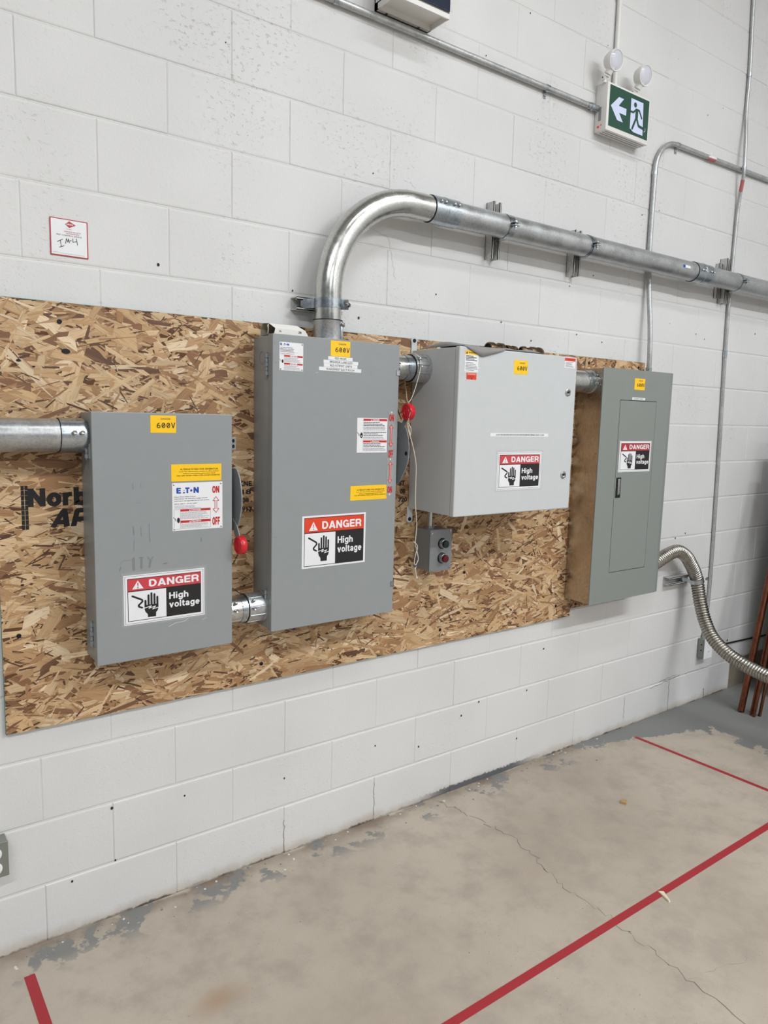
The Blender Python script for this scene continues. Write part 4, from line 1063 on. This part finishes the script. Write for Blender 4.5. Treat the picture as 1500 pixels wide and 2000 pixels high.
part('end_clip', cd, lambda m: (m.tube(spline([(1.231, -.169, 1.060), (1.229, -.169, 1.049), (1.236, -.169, 1.045), (1.242, -.169, 1.054), (1.237, -.169, 1.060)], 5), .0017, SCREW, 8), m.tube(spline([(1.236, -.169, 1.047), (1.240, -.168, 1.03), (1.246, -.167, 1.010)], 5), .0017, ROPE, 8), m.lathe((1.246, -.167, 1.015), (1.247, -.167, 1.005), [(0, .001), (.003, .003), (.008, .003), (.01, .001)], ROPE, 10)))

# ------------------------------------------------------------------ things lying on the boxes
ct = thing('carton', 'small open white cardboard carton lying on top of the tallest switch box', 'carton', (.735, -.085, 1.8321))
def carton(m):
    P = [(-.126, 1.8325), (-.127, 1.8505), (-.104, 1.8665), (-.060, 1.8695), (-.045, 1.852), (-.045, 1.8325)]
    n = len(P); xa = .676
    vs = [(xa + (.010 if i == 1 else .006 if i == 0 else 0), y, z) for i, (y, z) in enumerate(P)] + [(.805 - (.012 if i in (1,) else .03 if i in (2, 3) else 0), y, z) for i, (y, z) in enumerate(P)]
    fs = [(i, i + n, (i + 1) % n + n, (i + 1) % n) for i in range(n)]
    m.add(vs, fs, CARD); m.add(vs[n:], [tuple(range(n))], CARD)
    iv = [(v[0] + (.001 if k < n else -.002), v[1] * .98 - .0017, 1.8325 + (v[2] - 1.8325) * .96 + .0006) for k, v in enumerate(vs)]
    m.add(iv, [f[::-1] for f in fs], CARDI)
    m.add([(.676, -.126, 1.8330), (.666, -.12, 1.8345), (.668, -.108, 1.860), (.676, -.104, 1.8665), (.676, -.09, 1.8330)], [(0, 1, 2, 3, 4)], CARDI)
part('sleeve', ct, carton)
part('print', ct, lambda m: (m.text('No.', .700, .708, 1.8405, 1.846, -.1277, INK, .01, 2), m.text('378', .768, .778, 1.8405, 1.8475, -.1277, BLACK, .02, 2)))

def sheet(m):
    nx, nt = 46, 13; vs = []
    for i in range(nx + 1):
        u = i / nx; x = 1.318 + .43 * u; e = min(1, u / .03, (1 - u) / .03)
        dr = max(0, 1 - abs((x - 1.415) / (.12 if x > 1.415 else .08))) ** .8
        for j in range(nt + 1):
            v = j / nt; y = -.06 - .214 * v
            z = .006 * abs(math.sin(u * 11 + v * 2)) * (1 - .5 * v) + .012 * max(0, math.sin((u - .05) * 15)) * (0.35 + .65 * (1 - v)) * (1 if u < .9 else .5)
            z += .014 * math.exp(-((u - .04) / .07) ** 2) * math.sin(v * PI) + .015 * math.exp(-((u - .86) / .08) ** 2) * (1 - .6 * v)
            vs.append((x, y, 1.8375 + z * e * (1 if j < nt else .3)))
        for y, z in ((-.2825, .0), (-.2836, .45), (-.2838, 1.0)):
            k = min(1, dr * 6)
            vs.append((x, -.274 + (y + .274) * k - .0002 * z, 1.8385 - .0345 * dr * z - .0003 * z))
    W = nt + 4
    m.add(vs, [(i * W + j, i * W + j + 1, (i + 1) * W + j + 1, (i + 1) * W + j) for i in range(nx) for j in range(W - 1)], RUBBER, True)
mb = MB(); sheet(mb); o = mb.build('vinyl_sheet'); sol = o.modifiers.new('thickness', 'SOLIDIFY'); sol.thickness = .0012; sol.offset = 0
tag(o, 'crumpled grey vinyl sheet draped over the top left of the light grey cabinet', 'sheet')
def fitting(label, x0, x1, z, r, bell, y=-.10, tilt=0.0):
    t = thing('pipe_fitting', label, 'pipe fitting', ((x0 + x1) / 2, y, z - r))
    L = x1 - x0; p0 = (x0, y, z); p1 = (x1, y + tilt, z)
    part('tube', t, lambda m: m.lathe(p0, p1, [(.004, r * .7), (0, r * .72), (0, r * .9), (L * .1, r), (L * .3, r), (L * .34, r * .8), (L * .66, r * .8), (L * .7, r * bell), (L * .94, r * bell), (L, r * bell * .9), (L, r * .65), (L * .9, r * .6)], BRASS, 28, True, False))
    part('bore', t, lambda m: (m.lathe(p0, p1, [(.004, .0001), (.004, r * .72)], DARK, 24, True, False), m.lathe(p0, p1, [(L * .9, r * .66), (L * .9, .0001)], DARK, 24, True, False)))
fitting('brown metal pipe fitting on the light grey cabinet, behind the crumpled sheet', 1.640, 1.720, 1.861, .0255, 1.0, -.075)
fitting('brown metal pipe fitting on the light grey cabinet, nestled right behind the sheet', 1.725, 1.790, 1.858, .0225, 1.0, -.085, .01)
fitting('darkest brown pipe fitting, open end showing, standing clear of the sheet', 1.796, 1.858, 1.858, .022, 1.0, -.1, -.02)
fitting('rightmost brown pipe fitting on the light grey cabinet, with a flared rim', 1.862, 1.920, 1.860, .022, 1.06, -.1, .01)

# ------------------------------------------------------------------ exit sign with emergency lamps
ex_s = thing('exit_sign', 'green running man exit sign with two emergency lamp heads high on the wall', 'exit sign', (2.433, 0, 2.824))
part('housing', ex_s, lambda m: (m.box(2.284, 2.583, -.062, -.0008, 2.824, 3.016, WPLAST, .002), [m.box(2.30 + .0, 2.57, -.05 + .014 * i, -.044 + .014 * i, 2.8234, 2.8242, INKL) for i in range(3)], m.lathe((2.43, -.05, 2.8242), (2.43, -.05, 2.82), [(0, .004), (.001, .0035)], SCREW, 10)))
fc = part('sign_face', ex_s, lambda m: m.rect(2.2985, 2.8425, 2.5755, 3.0075, -.0626, GREEN))
part('arrow', fc, lambda m: (m.poly([(2.309, 2.9255), (2.360, 2.971), (2.395, 2.971), (2.363, 2.938), (2.365, 2.912)], -.063, SIGNW), m.poly([(2.309, 2.9255), (2.365, 2.912), (2.396, 2.876), (2.356, 2.877)], -.063, SIGNW), m.rect(2.35, 2.909, 2.4155, 2.936, -.063, SIGNW)))
def runner(m):
    m.poly([(2.445, 2.989), (2.532, 2.989), (2.540, 2.855), (2.477, 2.855), (2.447, 2.861)], -.063, SIGNW)
    Y = -.0635
    m.disc(2.476, 2.968, .0105, Y, GREEN, 20)
    m.stroke([(2.489, 2.947), (2.489, 2.917)], .019, Y, GREEN)
    m.stroke([(2.440, 2.934), (2.465, 2.935), (2.484, 2.951)], .0085, Y, GREEN)
    m.stroke([(2.488, 2.951), (2.506, 2.951), (2.526, 2.924)], .0085, Y, GREEN)
    m.stroke([(2.490, 2.917), (2.507, 2.888), (2.552, 2.883)], .0115, Y, GREEN)
    m.stroke([(2.487, 2.917), (2.463, 2.868)], .0115, Y, GREEN)
    m.stroke([(2.450, 2.862), (2.463, 2.855)], .005, Y, GREEN)
    m.stroke([(2.555, 2.889), (2.556, 2.877), (2.546, 2.872)], .002, Y, SIGNW)
part('running_man', fc, runner)
part('rating_label', ex_s, lambda m: (m.add([(2.2836, -.034, 2.866), (2.2836, -.020, 2.866), (2.2836, -.020, 2.922), (2.2836, -.034, 2.922)], [(0, 3, 2, 1)], INKL)))
part('test_button', ex_s, lambda m: m.lathe((2.284, -.022, 2.842), (2.27, -.022, 2.842), [(0, .005), (.003, .0045), (.004, .0001)], LEDR, 14))
part('indicator_lamp', ex_s, lambda m: m.lathe((2.284, -.037, 2.847), (2.27, -.037, 2.847), [(0, .003), (.002, .0025), (.003, .0001)], LEDR, 12))
for cx, cz, jx, jz in ((2.291, 3.090, 2.267, 3.028), (2.497, 3.086, 2.473, 3.024)):
    d = Vector((-.04, -1, -.20)).normalized(); c = Vector((cx, -.090, cz))
    h = part('lamp_head', ex_s, lambda m: (m.lathe(c - d * .052, c + d, [(0, .0001), (.0015, .018), (.010, .030), (.028, .0395), (.045, .0425), (.054, .0425), (.056, .041), (.055, .0375), (.052, .0365)], WPLAST, 40, True, False),
                                            m.tube([(cx - .006, -.075, cz - .022), (cx - .012, -.06, cz - .048)], .016, WPLAST, 16)))
    part('lens', h, lambda m: m.lathe(c + d * .001, c + d, [(0, .0372), (.003, .030), (.0045, .018), (.005, .0001)], LENS, 36, True, False), 'clear lamp lens')
    part('swivel', h, lambda m: (m.cyl((cx - .026, -.045, cz - .060), (cx + .002, -.045, cz - .060), .0115, WPLAST, 20, .001), m.cyl((cx - .012, -.045, 3.012), (cx - .012, -.045, cz - .058), .009, WPLAST, 16), m.cyl((cx - .0275, -.045, cz - .060), (cx - .026, -.045, cz - .060), .003, INK, 10)))

# box at the top of the picture
tb = thing('wall_cabinet', 'white box with dark blue glass front, cut by the top edge', 'cabinet', (1.235, 0, 2.942))
def tbx(m):
    x0, x1, y, z0, z1 = 1.118, 1.349, -.118, 2.942, 3.36
    m.box(x0, x0 + .004, y, -.0008, z0, z1, WPLAST); m.box(x1 - .004, x1, y, -.0008, z0, z1, WPLAST)
    m.box(x0, x1, y, -.0008, z1 - .004, z1, WPLAST); m.box(x0, x1, -.006, -.0008, z0, z1, WPLAST)
    m.box(x0, x1, y - .002, y + .004, z0, z0 + .016, WPLAST); m.box(x0, x1, y, -.0008, z0 + .018, z0 + .022, WPLAST)
    m.box(x0, x1, -.020, -.0008, z0, z0 + .02, WPLAST)
part('case', tb, tbx)
part('glass_front', tb, lambda m: m.box(1.114, 1.346, -.126, -.119, 2.962, 3.36, BSCR, .002), 'dark blue glass front')
for x in (1.16, 1.30): part('case_screw', tb, lambda m: m.lathe((x, -.012, 2.942), (x, -.012, 2.93), [(0, .005), (.0015, .0045), (.002, .0001)], INK, 12))

# ------------------------------------------------------------------ small things on the wall
ps = thing('pest_control_sticker', 'square red bordered white pest control sticker on the block wall, upper left', 'sticker', (.121, -.0008, 2.001))
x0, x1, z0, z1 = .0715, .1700, 2.001, 2.0995
part('sheet', ps, lambda m: (m.box(x0, x1, -.0018, -.0009, z0, z1, REDC, .0004), m.rect(x0 + .003, z0 + .003, x1 - .003, z1 - .0025, -.0021, WHITE)))
part('logo', ps, lambda m: (m.poly([(.1105, 2.0855), (.1215, 2.0945), (.1385, 2.0858), (.1215, 2.077)], -.0024, REDC), m.text('ORKIN', .1135, .1315, 2.0838, 2.0880, -.0027, WHITE, .03, 2), m.text('CANADA', .1125, .128, 2.0725, 2.0742, -.0024, INK, 0, 2)))
def ptx(m):
    Y = -.0024
    m.text('DISPOSITIF DE LUTTE', .108, .151, 2.0650, 2.0680, Y, REDC, .01, 2); m.text('ANTIPARASITAIRE', .1125, .146, 2.0602, 2.0632, Y, REDC, .01, 2)
    m.text('PEST CONTROL DEVICE', .088, .153, 2.0545, 2.0580, Y, BLACK, .005, 2)
    m.text('CODE #', .0775, .091, 2.0085, 2.0105, Y, INK, 0, 2); m.rect(.094, 2.0078, .160, 2.0082, Y, INK)
part('print', ps, ptx)
def pen(m):
    Y = -.0024; W = .0016
    for q in ([(.090, 2.037), (.103, 2.045)], [(.0975, 2.041), (.0995, 2.026)], [(.095, 2.023), (.107, 2.0285)], [(.111, 2.035), (.113, 2.048), (.117, 2.039), (.1185, 2.048), (.121, 2.038)],
              [(.122, 2.043), (.126, 2.0445)], [(.130, 2.050), (.130, 2.041), (.140, 2.044)], [(.139, 2.051), (.142, 2.035)]): m.stroke(q, W, Y, BLACK)
part('handwriting', ps, pen, 'black marker handwriting')

ob = thing('outlet_box', 'steel outlet box with duplex sockets at the left picture edge, low on the wall', 'outlet', (-.138, -.0008, .280))
part('box', ob, lambda m: m.box(-.1755, -.1015, -.044, -.0010, .2805, .3825, OUTG, .003))
part('cover_plate', ob, lambda m: m.box(-.1765, -.1005, -.050, -.0445, .279, .384, OUTG, .0025))
for z in (.351, .308):
    q = part('socket', ob, lambda m: m.lathe((-.1365, -.050, z), (-.1365, -.06, z), [(0, .0195), (.0018, .019), (.003, .0165), (.003, .0001)], WHITE, 28))
    part('slots', q, lambda m: (m.rect(-.1445, z + .001, -.1425, z + .009, -.0535, DARK), m.rect(-.131, z + .001, -.129, z + .009, -.0535, DARK), m.disc(-.1365, z - .008, .0028, -.0535, DARK, 10)))
ob = thing('outlet_box', 'small outlet box with white cover behind the ribbed conduit, low on the right', 'outlet', (3.4935, -.0008, .266))
part('box', ob, lambda m: (m.box(3.456, 3.532, -.043, -.0010, .267, .3785, OUTG, .004), [m.lathe((3.456, -.025, z), (3.45, -.025, z), [(0, .0045), (.0004, .0001)], DARK, 10) for z in (.345, .312)]))
part('cover_plate', ob, lambda m: m.box(3.453, 3.535, -.0475, -.0435, .265, .3805, WHITE, .001))
for z in (.345, .300):
    q = part('socket', ob, lambda m: m.lathe((3.494, -.0475, z), (3.494, -.06, z), [(0, .018), (.001, .0178), (.0015, .0001)], WHITE, 24))
    part('slots', q, lambda m: (m.rect(3.487, z + .001, 3.4895, z + .009, -.0494, DARK), m.rect(3.4985, z + .001, 3.501, z + .009, -.0494, DARK)))
mb = MB(); mb.tube([(3.532, -.006, .306), (3.62, -.006, .303), (3.9, -.006, .290), (ROOM_R, -.006, .262)], .005, BLACK, 10)
tag(mb.build('black_cable'), 'thin black cable along the wall to the right of the low outlet box', 'cable')

# ------------------------------------------------------------------ added cabinet, out of view past the right edge, to shade the corner
sc = thing('shade_cabinet', 'added unseen dark cabinet past the right edge, shading the corner, copper pipes leaning on it', 'cabinet', (4.165, -.60, 0))
CABM = flat('shade_cabinet_grey', (88, 92, 96), 0.45)
part('carcass', sc, lambda m: (m.box(3.905, 4.43, -.93, -.25, .05, 1.58, CABM, .004), m.box(3.915, 4.42, -.92, -.26, .0, .05, DARK)))
for xa, xb, hx in ((3.908, 4.165, 4.13), (4.169, 4.427, 4.205)):
    q = part('door', sc, lambda m: m.box(xa, xb, -.950, -.9305, .065, 1.565, CABM, .003))
    part('handle', q, lambda m: m.box(hx - .008, hx + .008, -.975, -.9505, .85, .98, SCREW, .003))

# ------------------------------------------------------------------ copper pipes leaning in the corner
def copper(label, fx_, fy_, r, dx, dy, L, cap=False):
    t = thing('copper_pipe', label, 'pipe', (fx_, fy_, 0), 'copper pipes leaning in the corner')
    d = Vector((dx, dy, 1)).normalized(); p0 = Vector((fx_, fy_, r * math.hypot(dx, dy) + .0008)); 
    part('tube', t, lambda m: (m.lathe(p0, p0 + d * L, [(.01, r * .8), (0, r * .82), (0, r), (L, r), (L, r * .82)], COPPER, 24, True, False), m.lathe(p0, p0 + d * L, [(.008, .0001), (.008, r * .82)], DARK, 20, True, False)))
    if cap: part('blue_cap', t, lambda m: m.cyl(p0 + d * .455, p0 + d * .482, r + .0035, BLUEC, 18), 'bright blue plastic band')
copper('thickest copper pipe leaning in the corner, leftmost of the bundle', 3.549, -.236, .0175, .235, .0, 1.46)
copper('thin copper pipe just right of the thickest one, with a bright edge', 3.553, -.290, .0065, .228, .0, 1.50)
copper('middle copper pipe of the bundle, foot nearest the camera', 3.543, -.312, .0082, .228, .0, 1.54)
copper('copper pipe mostly hidden behind the thin ones, rearmost of the bundle', 3.580, -.292, .0082, .224, .0, 1.40)
copper('rightmost copper pipe of the bundle, with a bright blue band', 3.578, -.326, .0082, .218, .0, 1.45, True)

# ------------------------------------------------------------------ floor tape and litter
def tape(label, a, b, w):
    a = Vector(a); b = Vector(b); n = Vector((-(b - a).y, (b - a).x)).normalized() * w / 2
    mb = MB(); P = [a + n, b + n, b - n, a - n]
    vs = [(p.x, p.y, .0003) for p in P] + [(p.x, p.y, .0009) for p in P]
    mb.add(vs, [(4, 5, 6, 7), (0, 1, 5, 4), (1, 2, 6, 5), (2, 3, 7, 6), (3, 0, 4, 7)], TAPE)
    o = mb.build('floor_tape'); tag(o, label, 'floor tape', 'red floor tape lines'); return o
tape('short red tape line at the lower left, running away from the wall', (-.0715, -.119), (-.06, -1.6), .028)
tape('long red tape line crossing the floor parallel to the wall', (.2, -.921), (4.2, -.905), .027)
tape('thin red tape line on the right, running from the wall towards the long line', (2.758, -.108), (2.792, -.89), .022)
def chip(name, label, cat, x, y, lx, ly, h, rot, m, taper=1.0):
    mb = MB(); ca, sa = math.cos(rot), math.sin(rot)
    P = [(-lx / 2, -ly / 2), (lx / 2, -ly / 2 * taper), (lx / 2 * .92, ly / 2 * taper), (-lx / 2 * .85, ly / 2)]
    vs = []
    for zz, sh in ((.0006, 1), (h, .88)):
        vs += [(x + (u * ca - v * sa) * sh, y + (u * sa + v * ca) * sh, zz + (h * .35 if (zz > .001 and u > 0) else 0)) for u, v in P]
    mb.add(vs, [(3, 2, 1, 0), (4, 5, 6, 7), (0, 1, 5, 4), (1, 2, 6, 5), (2, 3, 7, 6), (3, 0, 4, 7)], m)
    tag(mb.build(name), label, cat)
chip('wood_chip', 'small square brown wood chip alone in the middle of the floor', 'wood chip', 2.156, -.476, .028, .024, .008, .5, CHIP)
chip('wood_splinter', 'pale pointed wood splinter lying beside the long red tape line', 'wood splinter', 1.750, -.935, .060, .020, .005, -2.02, CHIPL, .35)
mb = MB(); rr = random.Random(9)
for i in range(150):
    x = rr.uniform(-.25, 2.6); y = -abs(rr.gauss(.01, .055)) - .004; s = rr.uniform(.0012, .0055); a = rr.uniform(0, 6)
    if rr.random() < .15: x = rr.uniform(0, 3.2); y = rr.uniform(-1.6, -.1); s = rr.uniform(.001, .0025)
    P = [(x + s * math.cos(a + q * 1.25 + rr.uniform(-.3, .3)), y + s * math.sin(a + q * 1.25 + rr.uniform(-.3, .3))) for q in range(5)]
    h = s * rr.uniform(.2, .6)
    vs = [(p[0], p[1], .0004) for p in P] + [(x + (p[0] - x) * .7, y + (p[1] - y) * .7, h + .0004) for p in P]
    mb.add(vs, [(5, 6, 7, 8, 9)] + [(q, (q + 1) % 5, (q + 1) % 5 + 5, q + 5) for q in range(5)], FLAKE if rr.random() < .5 else SMUDGE)
o = mb.build('paint_flakes'); o['kind'] = 'stuff'; tag(o, 'crumbs of paint and mortar along the foot of the wall', 'debris')
